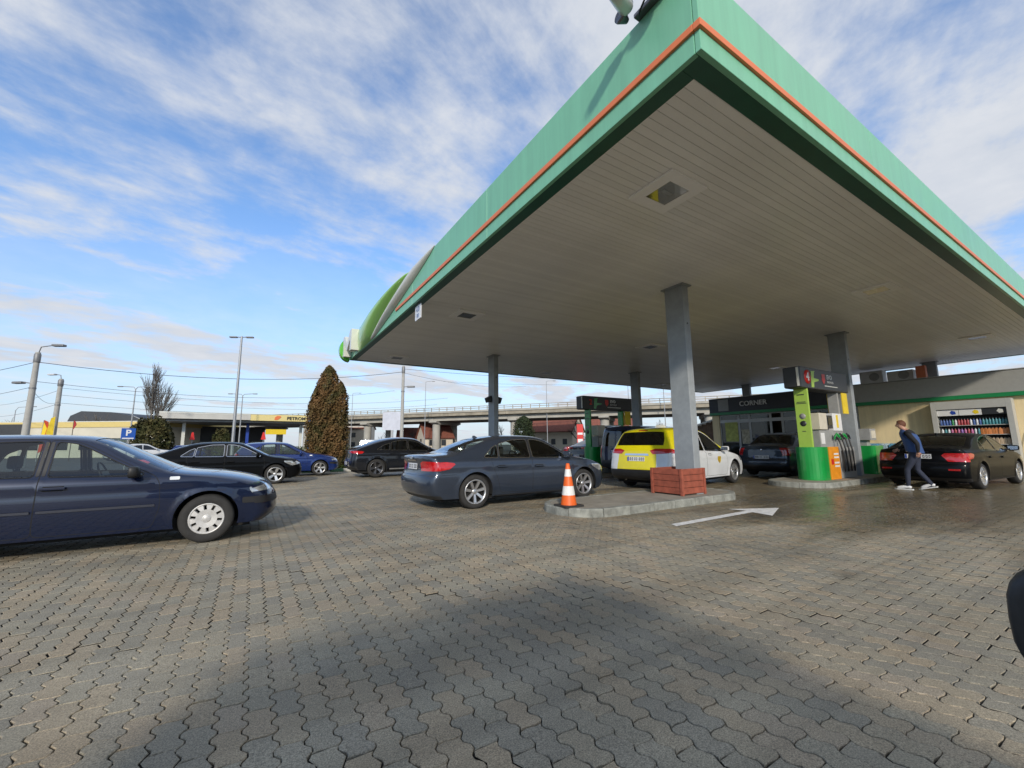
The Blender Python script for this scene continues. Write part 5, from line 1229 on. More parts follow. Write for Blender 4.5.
# ================================================================ vehicles in place
NAVY = paint('navy', (.005, .011, .036), .15); SLATE = paint('slate', (.035, .046, .068)); BLK = mat('paint_black', (.005, .0055, .0065), .3, 0.0, coat=.15, spec=.15, var=.1, vscale=2.5); MIDBLUE = paint('mid_blue', (.012, .035, .17)); NIGHT = paint('night', (.012, .014, .019))
TYEL = paint('taxi_yellow', (.76, .66, .008), 0, .3); TWHT = paint('taxi_white', (.70, .71, .72), 0, .3); BLG = paint('blue_grey', (.028, .042, .066)); VBL = paint('van_blue', (.010, .020, .055)); REDC = paint('red', (.35, .015, .02), .1); WHTC = paint('white', (.65, .66, .67), 0)
MOULD = mat('moulding_grey', (.022, .026, .042), .55, var=.15)
def with_parts(spec, part, m_): return dict(spec, side=[dict(r, mat=m_) if r['part'] == part else r for r in spec['side']])
g_ = 'cars standing on the forecourt'
s1 = with_parts(variant(GOLF, paint=NAVY, mirror_mat=BLACK, grid=.055), 'side_moulding', MOULD)
place(build_car('parked_car', s1, 'dark blue hatchback with silver hubcaps cut off by the picture edge', 'car', g_), s1, 'f', -.46, 7.08, 0)
s2 = variant(A4, paint=SLATE, scale=1.03, grid=.055)
place(build_car('parked_car', s2, 'dark grey sedan with red tail lights standing beside the orange cone', 'car', g_), s2, 'r', 3.84, 7.6, 1.2)
s3 = variant(A4, paint=BLK, wheel='five', scale=1.0)
place(build_car('parked_car', s3, 'black sedan with chrome window line behind the dark blue hatchback', 'car', g_), s3, 'f', .72, 16.5, 0)
s4 = with_parts(variant(GOLF, paint=MIDBLUE, wheel='five'), 'side_moulding', MIDBLUE)
place(build_car('parked_car', s4, 'bright blue hatchback parked in front of the conifers', 'car', g_), s4, 'f', 2.55, 20.0, 0)
s5 = variant(GLC, paint=NIGHT)
place(build_car('parked_car', s5, 'black coupe style SUV with silver running board behind the grey sedan', 'car', g_), s5, 'r', 4.3, 17.3, 0)
s6 = fill(variant(SMAX, paint=TYEL, handle_mat=TWHT, mirror_mat=TWHT), {'white': TWHT, 'crest': mat('taxi_crest', (.55, .36, .02), .4, var=.4, vscale=12)})
taxi = build_car('taxi', s6, 'yellow and white taxi minivan stopped behind the red planter', 'taxi', g_)
s6['scale'] = 1.04
b = MB(); b.box(-.05, .05, -.14, .14, 0, .025); b.prism([(-.13, .026), (.13, .026), (.10, .075), (-.10, .075)], -.035, .035, 0, 'x'); b.build('roof_sign', WHITEP, taxi, (1.35, 0, 1.655))
place(taxi, s6, 'f', 12.95, 7.64, 8)
s7 = variant(LOGAN, paint=BLG, scale=1.06)
place(build_car('parked_car', s7, 'dark blue grey small sedan in front of the shop windows', 'car', g_), s7, 'r', 16.65, 7.4, 0)
bmw_strip = [dict(r) for r in A4['strip']]
for r in bmw_strip:
    if r['part'] == 'tail_light': r['poly'] = [(3.95, .62), (4.9, .50), (5.35, .58), (5.4, 1), (3.9, 1)]
s8 = variant(A4, paint=BLK, wheel='bmw', scale=1.035, strip=bmw_strip, badges=[(5.8, 0, .04, 'disc')])
bmw = build_car('parked_car', s8, 'black sedan by the bottle cabinet with the man walking behind it', 'car', g_)
b = MB(); [b.box(-.012, .004, s * .62 - .14, s * .62 + .14, -.02, .02, 0) for s in (-1, 1)]; b.build('bumper_reflector', REDLENS, bmw, (.045, 0, .50))
place(bmw, s8, 'r', 16.15, 2.91, -3.8)
s9 = variant(VAN, paint=VBL)
place(build_car('parked_van', s9, 'dark blue van standing behind the yellow taxi', 'van', g_), s9, 'r', 13.4, 11.3, 0)
s10 = variant(GLC, paint=NIGHT, wheel='five', grid=.1)
place(build_car('parked_car', s10, 'dark hatchback SUV beyond pump two seen from behind', 'car', g_), s10, 'r', 16.9, 17.75, 0)
# cars far off along the road
far = [('red', REDC, GOLF, 'small red car far behind the pump two island', 38.5, 43.0, 150), ('white', WHTC, GLC, 'white SUV far off below the clipped bush on the car park', -9.2, 47.0, 20), ('blue', MIDBLUE, GOLF, 'blue car far off beside the white SUV on the car park', -5.6, 48.5, 20), ('grey', SLATE, A4, 'grey sedan far off on the road behind the SUV', 20.5, 44.0, -25), ('white', WHTC, VAN, 'white van far off under the overpass beside the conifers', 12.4, 55.5, -20)]
for nm, p_, base, lab, x, y, yaw in far:
    sp_ = variant(base, paint=p_, grid=.14)
    if base is GOLF: sp_ = with_parts(sp_, 'side_moulding', p_)
    place(build_car('distant_van' if base is VAN else 'distant_car', sp_, lab, 'van' if base is VAN else 'car', 'cars far off on the road'), sp_, 'r', x, y, yaw)
# the van beside the viewer: only its wing mirror enters the picture, its roof shades the paving in front
own = variant(VAN, paint=BLK, mirror=None)
oc = build_car('parked_van', own, 'black van of which only the wing mirror shows at the picture edge', 'van')
OS = (.82, 1.0, 1.07); oc.scale = OS; oc.location = (-2.35, -1.45, 0)
b = MB(); bm = bmesh.new(); bmesh.ops.create_uvsphere(bm, u_segments=28, v_segments=16, radius=1)
for v in bm.verts:
    x_, y_, z_ = v.co; sg = lambda t_, e_: math.copysign(abs(t_) ** e_, t_)
    v.co = (max(sg(x_, .8), -.5) * .088, sg(y_, .6) * .112, sg(z_, .6) * .070)
bm.verts.index_update(); b.add([v.co[:] for v in bm.verts], [[v.index for v in f.verts] for f in bm.faces], 0, True); bm.free()
b.tube([(.03, -.09, .02), (.06, -.30, .02), (.10, -.60, -.03)], .016, 8); b.tube([(.03, -.09, -.04), (.06, -.30, -.05), (.10, -.60, -.09)], .016, 8)
b.build('wing_mirror', BLACK, oc, ((.86 + 2.35) / OS[0], (.040 + 1.45) / OS[1], 1.045 / OS[2]))

# ================================================================ the man walking
SKIN = mat('skin', (.50, .27, .19), .55, var=.08, vscale=20); JACKET = mat('jacket_black', (.012, .012, .014), .85, var=.2, bump=.3, bscale=25); JEANS = mat('jeans', (.026, .032, .055), .85, var=.25, vscale=12, bump=.4, bscale=30); VEST = mat('vest_blue', (.035, .08, .22), .75, var=.12, bump=.4, bscale=18); HAIR = mat('hair_brown', (.13, .045, .020), .7, var=.3, vscale=40, bump=.6, bscale=120); SHOE = mat('shoe_white', (.70, .70, .69), .5, var=.06); SOLE = mat('shoe_sole', (.55, .55, .53), .6)
def skin_mesh(verts, edges, radii, levels=2):
    me = bpy.data.meshes.new('tmp'); me.from_pydata(verts, edges, []); o = bpy.data.objects.new('tmp', me); COL.objects.link(o)
    o.modifiers.new('skin', 'SKIN').use_smooth_shade = True
    for i, r in enumerate(radii): me.skin_vertices[0].data[i].radius = r if isinstance(r, tuple) else (r, r)
    me.skin_vertices[0].data[0].use_root = True
    ss = o.modifiers.new('ss', 'SUBSURF'); ss.levels = levels; ss.render_levels = levels
    dg = bpy.context.evaluated_depsgraph_get(); out = bpy.data.meshes.new_from_object(o.evaluated_get(dg)); bpy.data.objects.remove(o); bpy.data.meshes.remove(me)
    return out
BLK.node_tree.nodes['Principled BSDF'].inputs['IOR'].default_value = 1.28
def build_man():
    man = empty('person', (14.72, 3.80, 0), math.radians(98)); tag(man, 'person in blue vest, dark jeans and white shoes walking behind the black sedan', 'person')
    man.scale = (1.02, 1.24, 1.0)
    J = {}; V = []; Rr = []; Ed = []
    def P(n, co, r, par=None):
        J[n] = len(V); V.append(co); Rr.append(r)
        if par: Ed.append((J[par], J[n]))
    P('pelvis', (0, 0, .96), (.135, .155)); P('waist', (.03, 0, 1.12), (.12, .15), 'pelvis'); P('chest', (.05, 0, 1.33), (.125, .175), 'waist'); P('upper', (.10, 0, 1.46), (.09, .13), 'chest'); P('neck', (.135, 0, 1.55), .058, 'upper'); P('jaw', (.19, 0, 1.61), (.075, .065), 'neck'); P('head', (.215, 0, 1.695), (.098, .078), 'jaw'); P('crown', (.225, 0, 1.77), (.06, .055), 'head'); P('nose', (.312, 0, 1.645), .014, 'head')
    for s, n in ((1, 'l'), (-1, 'r')):
        P(n + 'ear', (.195, s * .083, 1.675), .014, 'head')
    # legs: left swings forward, right pushes off behind
    for s, n, kn, an, toe, ank in ((1, 'l', (.18, .10, .52), (.20, .10, .10), (.36, .11, .045), 0), (-1, 'r', (.02, -.10, .50), (-.22, -.10, .13), (-.09, -.11, .05), 0)):
        P(n + 'hip', (.01, s * .095, .88), .105, 'pelvis'); P(n + 'thigh', tuple(np.array((.01, s * .095, .88)) * .5 + np.array(kn) * .5), .088, n + 'hip'); P(n + 'knee', kn, .064, n + 'thigh'); P(n + 'calf', tuple(np.array(kn) * .6 + np.array(an) * .4), .062, n + 'knee'); P(n + 'ankle', an, .046, n + 'calf'); P(n + 'toe', toe, .036, n + 'ankle')
    arms = {'l': ((.07, .19, 1.45), (-.10, .28, 1.19), (-.09, .24, .99), (.1, -.1, -1)), 'r': ((.09, -.19, 1.45), (.12, -.27, 1.17), (.32, -.22, 1.06), (.8, .2, -.55))}
    for n, (sh, el, wr, dr) in arms.items():
        P(n + 'sh', sh, .072, 'upper'); P(n + 'el', el, .052, n + 'sh'); P(n + 'fa', tuple(np.array(el) * .4 + np.array(wr) * .6), .045, n + 'el'); P(n + 'wr', wr, .032, n + 'fa')
        d = np.array(dr, float); d /= np.linalg.norm(d); side = np.cross(d, (0, 1, 0)); side /= np.linalg.norm(side); w = np.array(wr)
        P(n + 'palm', tuple(w + d * .055), (.038, .022), n + 'wr')
        for k, (o, ln) in enumerate(((-.030, .070), (-.010, .080), (.010, .076), (.030, .060))):
            b0 = w + d * .085 + side * o; P(f'{n}f{k}a', tuple(b0), .0095, n + 'palm'); P(f'{n}f{k}b', tuple(b0 + d * ln * .55), .009, f'{n}f{k}a'); P(f'{n}f{k}c', tuple(b0 + d * ln * .9 + np.array((.012, -.015 if n == 'l' else .015, 0))), .008, f'{n}f{k}b')
        t0 = w + d * .035 - side * .042; P(n + 'ta', tuple(t0), .011, n + 'palm'); P(n + 'tb', tuple(t0 + d * .045 - side * .014), .009, n + 'ta')
    me = skin_mesh(V, Ed, Rr)
    for m_ in (JACKET, JEANS, SKIN): me.materials.append(m_)
    jp = np.array(V); names = list(J)
    # each face takes the cloth of the joint it lies on
    def cloth(nm):
        if nm in ('neck', 'jaw', 'head', 'crown', 'nose', 'lear', 'rear') or nm[1:] in ('palm', 'ta', 'tb') or (len(nm) == 4 and nm[1] == 'f'): return 2
        if nm == 'pelvis' or nm[1:] in ('hip', 'thigh', 'knee', 'calf', 'ankle', 'toe'): return 1
        return 0
    cl = np.array([cloth(n) for n in names])
    cen = np.array([p.center[:] for p in me.polygons]); d2 = ((cen[:, None] - jp[None]) ** 2).sum(2) - (np.array([min(r) if isinstance(r, tuple) else r for r in Rr]) ** 2)[None]
    mi = cl[d2.argmin(1)]; me.polygons.foreach_set('material_index', mi.astype(int)); me.polygons.foreach_set('use_smooth', [True] * len(mi)); me.update()
    body = link('body', me, man)
    # vest: open-sided shell round the trunk
    b = MB(); rings = [(.965, .0, .178, .185), (1.06, .015, .172, .188), (1.16, .03, .172, .192), (1.26, .045, .178, .200), (1.36, .065, .180, .208), (1.44, .08, .168, .190), (1.50, .098, .130, .135), (1.54, .118, .095, .092)]
    n = 28; vs_ = []
    for z, x, rx, ry in rings:
        for k in range(n):
            a = 2 * math.pi * k / n; f = 1 + .02 * math.sin(5 * a + z * 9); vs_.append((x + rx * f * math.cos(a) - .10 * (z - 1.2) * .0, ry * f * math.sin(a), z + .03 * math.cos(a)))
    b.add(vs_, [(i * n + k, i * n + (k + 1) % n, (i + 1) * n + (k + 1) % n, (i + 1) * n + k) for i in range(len(rings) - 1) for k in range(n)], 0, True); vest = b.build('vest', VEST, man)
    # sleeves come out through black arm holes
    for s in (1, -1):
        b = MB(); b.lathe([(.088, -.03), (.094, .0), (.086, .03)], 16, c=(.07 if s > 0 else .09, s * .195, 1.41), axis='y'); b.build('arm_hole', JACKET, vest)
    # hair cap
    b = MB(); bm = bmesh.new(); bmesh.ops.create_uvsphere(bm, u_segments=20, v_segments=14, radius=1)
    for v in list(bm.verts):
        if v.co.z < -.30 + .95 * v.co.x: bm.verts.remove(v)
    bm.verts.index_update()
    b.add([(.196 + v.co.x * .104, v.co.y * .089, 1.70 + v.co.z * .108 + .006 * math.sin(v.co.x * 20 + v.co.y * 17)) for v in bm.verts], [[v.index for v in f.verts] for f in bm.faces], 0, True); bm.free(); b.build('hair', HAIR, man)
    for s in (1, -1):
        b = MB(); b.lathe([(.0001, -.004), (.011, 0), (.0001, .004)], 10, c=(.302, s * .035, 1.68), axis='x'); b.build('eye', INK, man)
    b = MB(); b.box(.288, .298, -.025, .025, 1.603, 1.611); b.build('mouth', mat('lips', (.35, .12, .10), .6), man)
    # shoes
    for s, (ax, ay, az), pitch in ((1, (.27, .105, 0), 0), (-1, (-.155, -.105, 0), math.radians(14))):
        vs2 = [(-.13, 0, .05), (-.10, 0, .075), (-.02, 0, .075), (.08, 0, .055), (.16, 0, .04)]
        sm = skin_mesh(vs2, [(0, 1), (1, 2), (2, 3), (3, 4)], [(.035, .035), (.05, .045), (.05, .048), (.048, .046), (.038, .036)])
        sm.materials.append(SHOE); sh = link('shoe', sm, man, (ax, ay, az + (.045 if pitch else 0)), (0, pitch, 0))
        b = MB(); b.prism([(.045 * (1.1 if x > 0 else .85) * math.sin(t) if False else y, 0) for x, y in ()] or [(-.165, -.03), (-.14, -.042), (.02, -.046), (.13, -.05), (.195, -.03), (.20, .02), (.15, .046), (.02, .044), (-.14, .040), (-.165, .028)], .0, .026); b.build('sole', SOLE, sh)
build_man()
# ================================================================ planting, street and buildings beyond
def cards(name, P, size, m_, parent=None, nrm=None, flat=.5):
    """many small leaf faces at points P (one quad each, random turn)"""
    n = len(P); d = RNG.normal(size=(n, 3)); 
    if nrm is not None: d = d * flat + nrm
    d /= np.linalg.norm(d, axis=1, keepdims=True) + 1e-9
    a = np.cross(d, RNG.normal(size=(n, 3))); a /= np.linalg.norm(a, axis=1, keepdims=True) + 1e-9; b_ = np.cross(d, a)
    sz = size * RNG.uniform(.6, 1.4, (n, 1)); w = sz * RNG.uniform(.4, .8, (n, 1))
    V = np.stack([P - a * sz, P + b_ * w, P + a * sz, P - b_ * w], 1).reshape(-1, 3)
    me = bpy.data.meshes.new(name); me.vertices.add(4 * n); me.vertices.foreach_set('co', V.ravel()); me.loops.add(4 * n); me.loops.foreach_set('vertex_index', np.arange(4 * n))
    me.polygons.add(n); me.polygons.foreach_set('loop_start', np.arange(n) * 4); me.materials.append(m_); me.update(calc_edges=True)
    return link(name, me, parent)
def leaf_mat(name, c0, c1, scale=1.2):
    m_ = bpy.data.materials.new(name); m_.use_nodes = True; nt = m_.node_tree; N = nt.nodes; L = nt.links; b_ = N['Principled BSDF']; b_.inputs['Roughness'].default_value = .75; b_.inputs['Specular IOR Level'].default_value = .2
    g = N.new('ShaderNodeNewGeometry'); n = N.new('ShaderNodeTexNoise'); n.inputs['Scale'].default_value = scale; n.inputs['Detail'].default_value = 5; L.new(g.outputs['Position'], n.inputs[0])
    r = N.new('ShaderNodeValToRGB'); r.color_ramp.elements[0].position = .35; r.color_ramp.elements[1].position = .65; r.color_ramp.elements[0].color = (*c0, 1); r.color_ramp.elements[1].color = (*c1, 1); L.new(n.outputs['Fac'], r.inputs[0])
    mx = N.new('ShaderNodeMix'); mx.data_type = 'RGBA'; mx.blend_type = 'MULTIPLY'; mx.inputs[0].default_value = 1
    r2 = N.new('ShaderNodeMapRange'); r2.inputs[3].default_value = .65; r2.inputs[4].default_value = 1.35; L.new(g.outputs['Random Per Island'], r2.inputs[0]); L.new(r.outputs[0], mx.inputs['A']); L.new(r2.outputs[0], mx.inputs['B']); L.new(mx.outputs['Result'], b_.inputs['Base Color'])
    return m_
BARK = mat('bark', (.10, .080, .062), .9, var=.3, bump=.5, bscale=20); BARKG = mat('bark_grey', (.15, .135, .12), .9, var=.3)
THUJA = leaf_mat('thuja_brown', (.065, .060, .022), (.155, .088, .036), 1.6); BUSHM = leaf_mat('bush_olive', (.040, .048, .016), (.085, .070, .026), 1.5); PINEM = leaf_mat('pine_green', (.022, .036, .018), (.045, .058, .024), .8); HEDGE = leaf_mat('hedge_green', (.030, .055, .014), (.07, .09, .02), 2.5)
def conifer(x, y, h_, r_, label, grp=None, m_=THUJA, n=15000, size=.055, top=.35):
    t = empty('conifer', (x, y, 0)); tag(t, label, 'tree', grp)
    b = MB(); b.tube([(0, 0, 0), (0, 0, h_ * .5), (.03, .02, h_ * .9)], [.12, .07, .02], 8); b.build('trunk', BARK, t)
    z = RNG.random(n) ** .9; prof = lambda q: np.minimum(1, (q / .08 + .45)) * np.where(q < .45, 1, np.clip(1 - ((q - .45) / .55) ** 3.0, 0, 1) ** .7) 
    a = RNG.random(n) * 2 * math.pi
    lump = 1 + .12 * np.sin(a * 3 + z * 9) + .12 * np.sin(a * 7 - z * 23 + 1.3) + .10 * np.sin(a * 11 + z * 47) + .08 * np.sin(a * 17 - z * 71)
    rr = r_ * prof(z) * lump * (1 - .45 * RNG.random(n) ** 2.0)
    P = np.stack([rr * np.cos(a), rr * np.sin(a), .1 + z * (h_ - .1)], 1); nr = np.stack([np.cos(a), np.sin(a), .5 + 0 * a], 1)
    cards('crown', P, size, m_, t, nr, .8)
    return t
conifer(3.30, 24.25, 5.6, .66, 'tallest brown green conifer of the clump beside the forecourt', 'conifers beside the forecourt', n=19000)
conifer(2.82, 24.50, 4.5, .44, 'shorter conifer against the street side of the tall conifer', 'conifers beside the forecourt', n=10000)
conifer(3.85, 23.85, 4.7, .44, 'shorter conifer against the pump side of the tall conifer', 'conifers beside the forecourt', n=10000)
def ball_bush(x, y, rx, rz, label, n=7000, m_=BUSHM, size=.09, z0=0.0):
    t = empty('clipped_bush', (x, y, 0)); tag(t, label, 'bush')
    d = RNG.normal(size=(n, 3)); d /= np.linalg.norm(d, axis=1, keepdims=True)
    lump = 1 + .07 * np.sin(d[:, 0] * 9 + d[:, 2] * 7) + .06 * np.sin(d[:, 1] * 13 + 2)
    rr = lump * (1 - .3 * RNG.random(n) ** 2); q = np.sign(d) * np.abs(d) ** .8
    P = q * rr[:, None] * np.array([rx, rx, rz]); P[:, 2] += rz * .92 + z0; P[:, 2] = np.maximum(P[:, 2], .05)
    b = MB(); b.tube([(0, 0, 0), (0, 0, rz)], [.10, .05], 8); b.build('trunk', BARK, t)
    cards('crown', P, size, m_, t, d, .8); return t
ball_bush(-8.2, 52.0, 1.55, 2.1, 'big round clipped olive bush in front of the cream building', size=.12)
ball_bush(-2.85, 54.6, .85, 1.65, 'small clipped bush before the neighbouring station', n=4000)
def bare_tree(x, y, h_, spread, label, grp=None, seed=1, up=.8, m_=BARKG, depth=5, thick=1.0):
    rnd = random.Random(seed); t = empty('bare_tree', (x, y, 0)); tag(t, label, 'tree', grp); tr = MB(); cr = MB()
    def grow(p, d, ln, r, lv):
        q = p + d * ln; mid = p + d * ln * .5 + Vector((rnd.uniform(-1, 1), rnd.uniform(-1, 1), 0)) * ln * .04
        (tr if lv == 0 else cr).tube([p, mid, q], [r, r * .85, r * .7], 5 if lv < 2 else 3, cap=False)
        if lv >= depth: return
        for k in range(rnd.choice((3, 4)) if lv < 3 else 3):
            f = rnd.uniform(.35, 1.0); st = p + d * ln * f
            nd = (d * up + Vector((rnd.uniform(-1, 1), rnd.uniform(-1, 1), rnd.uniform(.0, .7))) * spread).normalized()
            grow(st, nd, ln * rnd.uniform(.55, .82), r * .58, lv + 1)
        grow(q, (d + Vector((rnd.uniform(-1, 1), rnd.uniform(-1, 1), .3)) * spread * .4).normalized(), ln * .75, r * .68, lv + 1)
    grow(Vector((0, 0, 0)), Vector((0, 0, 1)), h_ * .30, h_ * .016 * thick, 0)
    tr.build('trunk', m_, t); cr.build('crown', m_, t); return t
bare_tree(-13.58, 84.4, 14.5, .36, 'tall bare poplar standing behind the neighbouring station', None, 3, 1.0, thick=.8)
gt = 'bare trees behind the houses'
for k, (la, fw, h_, sp_) in enumerate(((-69, 58, 6.4, .75), (-62, 62, 7.2, .7), (-57, 66, 6.8, .7), (-74, 60, 6.0, .8), (-2.2, 82, 5.6, .8), (1.2, 84, 5.2, .8), (12.6, 80, 7.0, .7), (15.5, 83, 6.0, .75), (-21, 88, 5.0, .8), (-27, 90, 5.2, .8), (27, 76, 6.2, .75))):
    xx, yy = survey(la, fw)
    bare_tree(xx, yy, h_, sp_, ['bare tree left of the thick concrete pole', 'bare tree behind the dark arched roof', 'small bare tree behind the arched roof end', 'bare tree at the picture edge beyond the poles', 'bare tree seen under the overpass left of the pine', 'low bare tree under the overpass touching the pine', 'brown bare tree between red roof house and pump sign', 'bare tree behind the red and white sign', 'bare shrub far under the overpass by the conifers', 'low bare shrub left of the conifers under the deck', 'bare tree behind the taxi roof under the overpass'][k], gt, 20 + k, .75, BARK if k in (6, 7) else BARKG, 4, 1.2)
# pine under the bridge
xx, yy = survey(1.9, 70); conifer(xx, yy, 5.9, 1.6, 'dark green pine in front of the red roofed house', None, PINEM, 5000, .13)
# low hedge with painted kerb at the conifer bed
bed = empty('planting_bed', (3.2, 24.2, 0)); tag(bed, 'low planting bed with green and white kerb around the conifers', 'planting bed')
KG = mat('kerb_green', (.10, .22, .12), .8, var=.3); KW = mat('kerb_white', (.50, .50, .47), .8, var=.3)
for k in range(14): b = MB(); b.box(-4.2 + .62 * k, -4.2 + .62 * k + .61, -1.75, -1.6, -.02, .13, bev=.012); b.build('kerb_stone', KG if k % 2 else KW, bed)
b = MB(); b.box(-4.2, 4.48, -1.6, 1.4, -.02, .10); b.build('soil', mat('bed_soil', (.07, .065, .035), .95, bump=.6), bed)
n = 7000; P = np.stack([RNG.uniform(-4.1, 4.3, n), RNG.uniform(-1.5, 1.2, n), .1 + RNG.random(n) ** 2 * .38], 1); tag(cards('ground_cover', P, .045, HEDGE, bed), kind='stuff')
n = 9000; q0 = survey(-29, 40); q1 = survey(-16, 40); tt = RNG.random(n); P = np.stack([q0[0] + (q1[0] - q0[0]) * tt + RNG.normal(0, .35, n), q0[1] + (q1[1] - q0[1]) * tt + RNG.normal(0, .35, n), RNG.random(n) * (1.0 + .25 * np.sin(tt * 40))], 1)
tag(cards('hedge', P, .07, HEDGE), 'long low green hedge along the road behind the blue hatchback', 'hedge')

# ---- poles, lamps, wires
CONCP = mat('pole_concrete', (.40, .39, .36), .85, var=.15, vscale=2, bump=.2); GALV = mat('galvanised', (.34, .35, .36), .45, .5, var=.1); LAMPH = mat('lamp_head', (.22, .22, .22), .5, .3, var=.1); WIRE = mat('wire_black', (.03, .03, .032), .6, var=0); HEADPALE = mat('lamp_head_pale', (.6, .62, .64), .3, var=.05)
def cobra(b, p, d, ln, rise, head):
    p = Vector(p); d = Vector(d).normalized(); e = p + d * ln + Vector((0, 0, rise)); b.tube([p, p + d * ln * .15 + Vector((0, 0, rise * .8)), e], .035, 6); return e, d
def lamp_head(parent, e, d, m_=LAMPH, s=1.0):
    b = MB(); b.box(-.08 * s, .62 * s, -.15 * s, .15 * s, -.09 * s, .05 * s, bev=.035 * s); b.build('lamp_head', m_, parent, e, (0, 0, math.atan2(d[1], d[0])))
def conc_pole(x, y, h_, r0, r1, label, arms, lean=0.0):
    t = empty('concrete_pole', (x, y, 0)); tag(t, label, 'utility pole', 'concrete utility poles along the road'); t.rotation_euler = (0, lean, 0)
    b = MB(); b.tube([(0, 0, -.2), (0, 0, h_)], [r0, r1], 14); b.build('shaft', CONCP, t)
    b = MB(); b.lathe([(r1 * 1.15, h_ - .75), (r1 * 1.3, h_ - .7), (r1 * 1.3, h_ - .15), (r1 * 1.1, h_ - .1)], 12); b.build('collar', LAMPH, t); b = MB(); b.lathe([(r1 * 1.35, h_ - 2.65), (r1 * 1.35, h_ - 2.55)], 12); b.build('clamp_band', LAMPH, t)
    for (z, ang, ln, rise, pale) in arms:
        d = survey(math.cos(ang), math.sin(ang)); b = MB(); e, dd = cobra(b, (0, 0, z), (*d, 0), ln, rise, 0); b.build('lamp_arm', LAMPH, t); lamp_head(t, e, d, HEADPALE if pale else LAMPH, 1.1)
    return t
conc_pole(-13.57, 42.78, 8.1, .23, .145, 'thick grey concrete pole with a lamp at each side behind the blue hatchback', [(7.9, .1, 1.0, .75, 0), (5.5, math.pi - .1, .9, .45, 0)])
conc_pole(-16.67, 58.44, 8.1, .25, .17, 'second concrete pole with one pale lamp beside the flags', [(8.0, math.pi - .1, .8, .6, 1)])
conc_pole(12.5, 40.99, 9.2, .19, .13, 'slim concrete pole under the street end of the canopy', [(6.9, .0, .5, .2, 0)])
def street_lamp(x, y, h_, label, heads=2, r0=.09, ln=.5, rise=.2, tilt=0.0):
    t = empty('street_lamp', (x, y, 0)); tag(t, label, 'street lamp', 'steel street lamps'); b = MB(); b.tube([(0, 0, 0), (0, 0, h_)], [r0, r0 * .55], 10); b.build('post', GALV, t)
    for k in range(heads):
        d = survey(math.cos(math.pi * k + .1), math.sin(math.pi * k + .1)); b = MB(); e, dd = cobra(b, (0, 0, h_ - .1), (*d, 0), ln, rise, 0); b.build('lamp_arm', GALV, t); lamp_head(t, e, d, LAMPH, .7)
    return t
street_lamp(-1.15, 33.98, 8.9, 'tall steel lamp post with two heads above the black sedan', 2, .11, .35, .05)
street_lamp(-11.41, 60.58, 7.7, 'thin street lamp beside the bare poplar', 2, .09, 1.4, .35)
street_lamp(-1.48, 62.56, 7.7, 'thin street lamp behind the tall lamp post', 2, .09, 1.3, .3)
xx, yy = survey(-72, 60); street_lamp(xx, yy, 6.8, 'thin street lamp at the picture edge left of the concrete poles', 1, .09, 2.2, .6)
for k, (px, fw, h_) in enumerate(((424, 74, 12.5), (547, 70, 11.8), (350, 82, 11.5), (630, 66, 12.0), (666, 62, 12.0))):
    xx, yy = survey((px - 512) / 419 * fw, fw); street_lamp(xx, yy, h_, ['thin lamp post on the overpass left of the grey column', 'thin lamp post on the overpass right of the grey column', 'thin lamp post on the overpass beside the conifers', 'lamp post on the overpass above pump sign two', 'lamp post on the overpass behind the planter column'][k], 1, .08, 1.2, .2)
def wire(a, c, sag, label, r=.022, n=14):
    a, c = Vector(a), Vector(c); pts = []
    for k in range(n + 1): t = k / n; p = a.lerp(c, t); p.z -= sag * 4 * t * (1 - t); pts.append(p)
    b = MB(); b.tube(pts, r * .75, 5); tag(b.build('overhead_wire', WIRE), label, 'wire', 'overhead wires along the road')
def S3(la, fw, z): return (*survey(la, fw), z)
P1, P2, P3 = (-13.57, 42.78), (-16.67, 58.44), (12.5, 40.99)
wire((*P1, 7.4), (*P3, 8.6), 1.0, 'thick upper wire from the thick concrete pole to the canopy', .03)
wire(S3(-80, 50, 9.0), (*P1, 7.4), .6, 'wire reaching the thick concrete pole from the picture edge', .026)
wire((*P1, 6.0), S3(-16, 56, 8.6), 1.1, 'second wire below the thick upper wire', .02)
wire(S3(-85, 58, 7.8), (*P1, 5.6), .5, 'lower wire from the picture edge to the thick pole', .02)
wire((*P2, 7.2), S3(-10, 64, 8.4), 1.2, 'wire from the second pole across the poplar', .02)
wire((*P2, 6.5), S3(-12, 66, 7.6), 1.1, 'lower wire from the second pole across the poplar', .02)
wire((*P2, 5.7), S3(-14, 68, 6.9), 1.0, 'lowest wire from the second pole towards the conifers', .02)
wire(S3(-90, 70, 8.6), (*P2, 7.0), .6, 'wire from the picture edge to the second pole top', .02)
wire(S3(-90, 70, 6.8), (*P2, 5.6), .6, 'wire from the picture edge to the second pole middle', .02)
wire((*P1, 5.4), (*P2, 5.8), .5, 'slack wire between the two concrete poles', .016)
wire((*P3, 8.9), S3(26, 44, 8.2), .7, 'wire from the slim pole passing under the canopy', .022)
wire((*P3, 8.5), S3(2, 60, 9.6), .6, 'thin wire from the slim pole over the overpass', .018)
wire(S3(-10, 60, 10.4), S3(34, 62, 11.0), .8, 'thin wire over the overpass behind the grey column', .018)
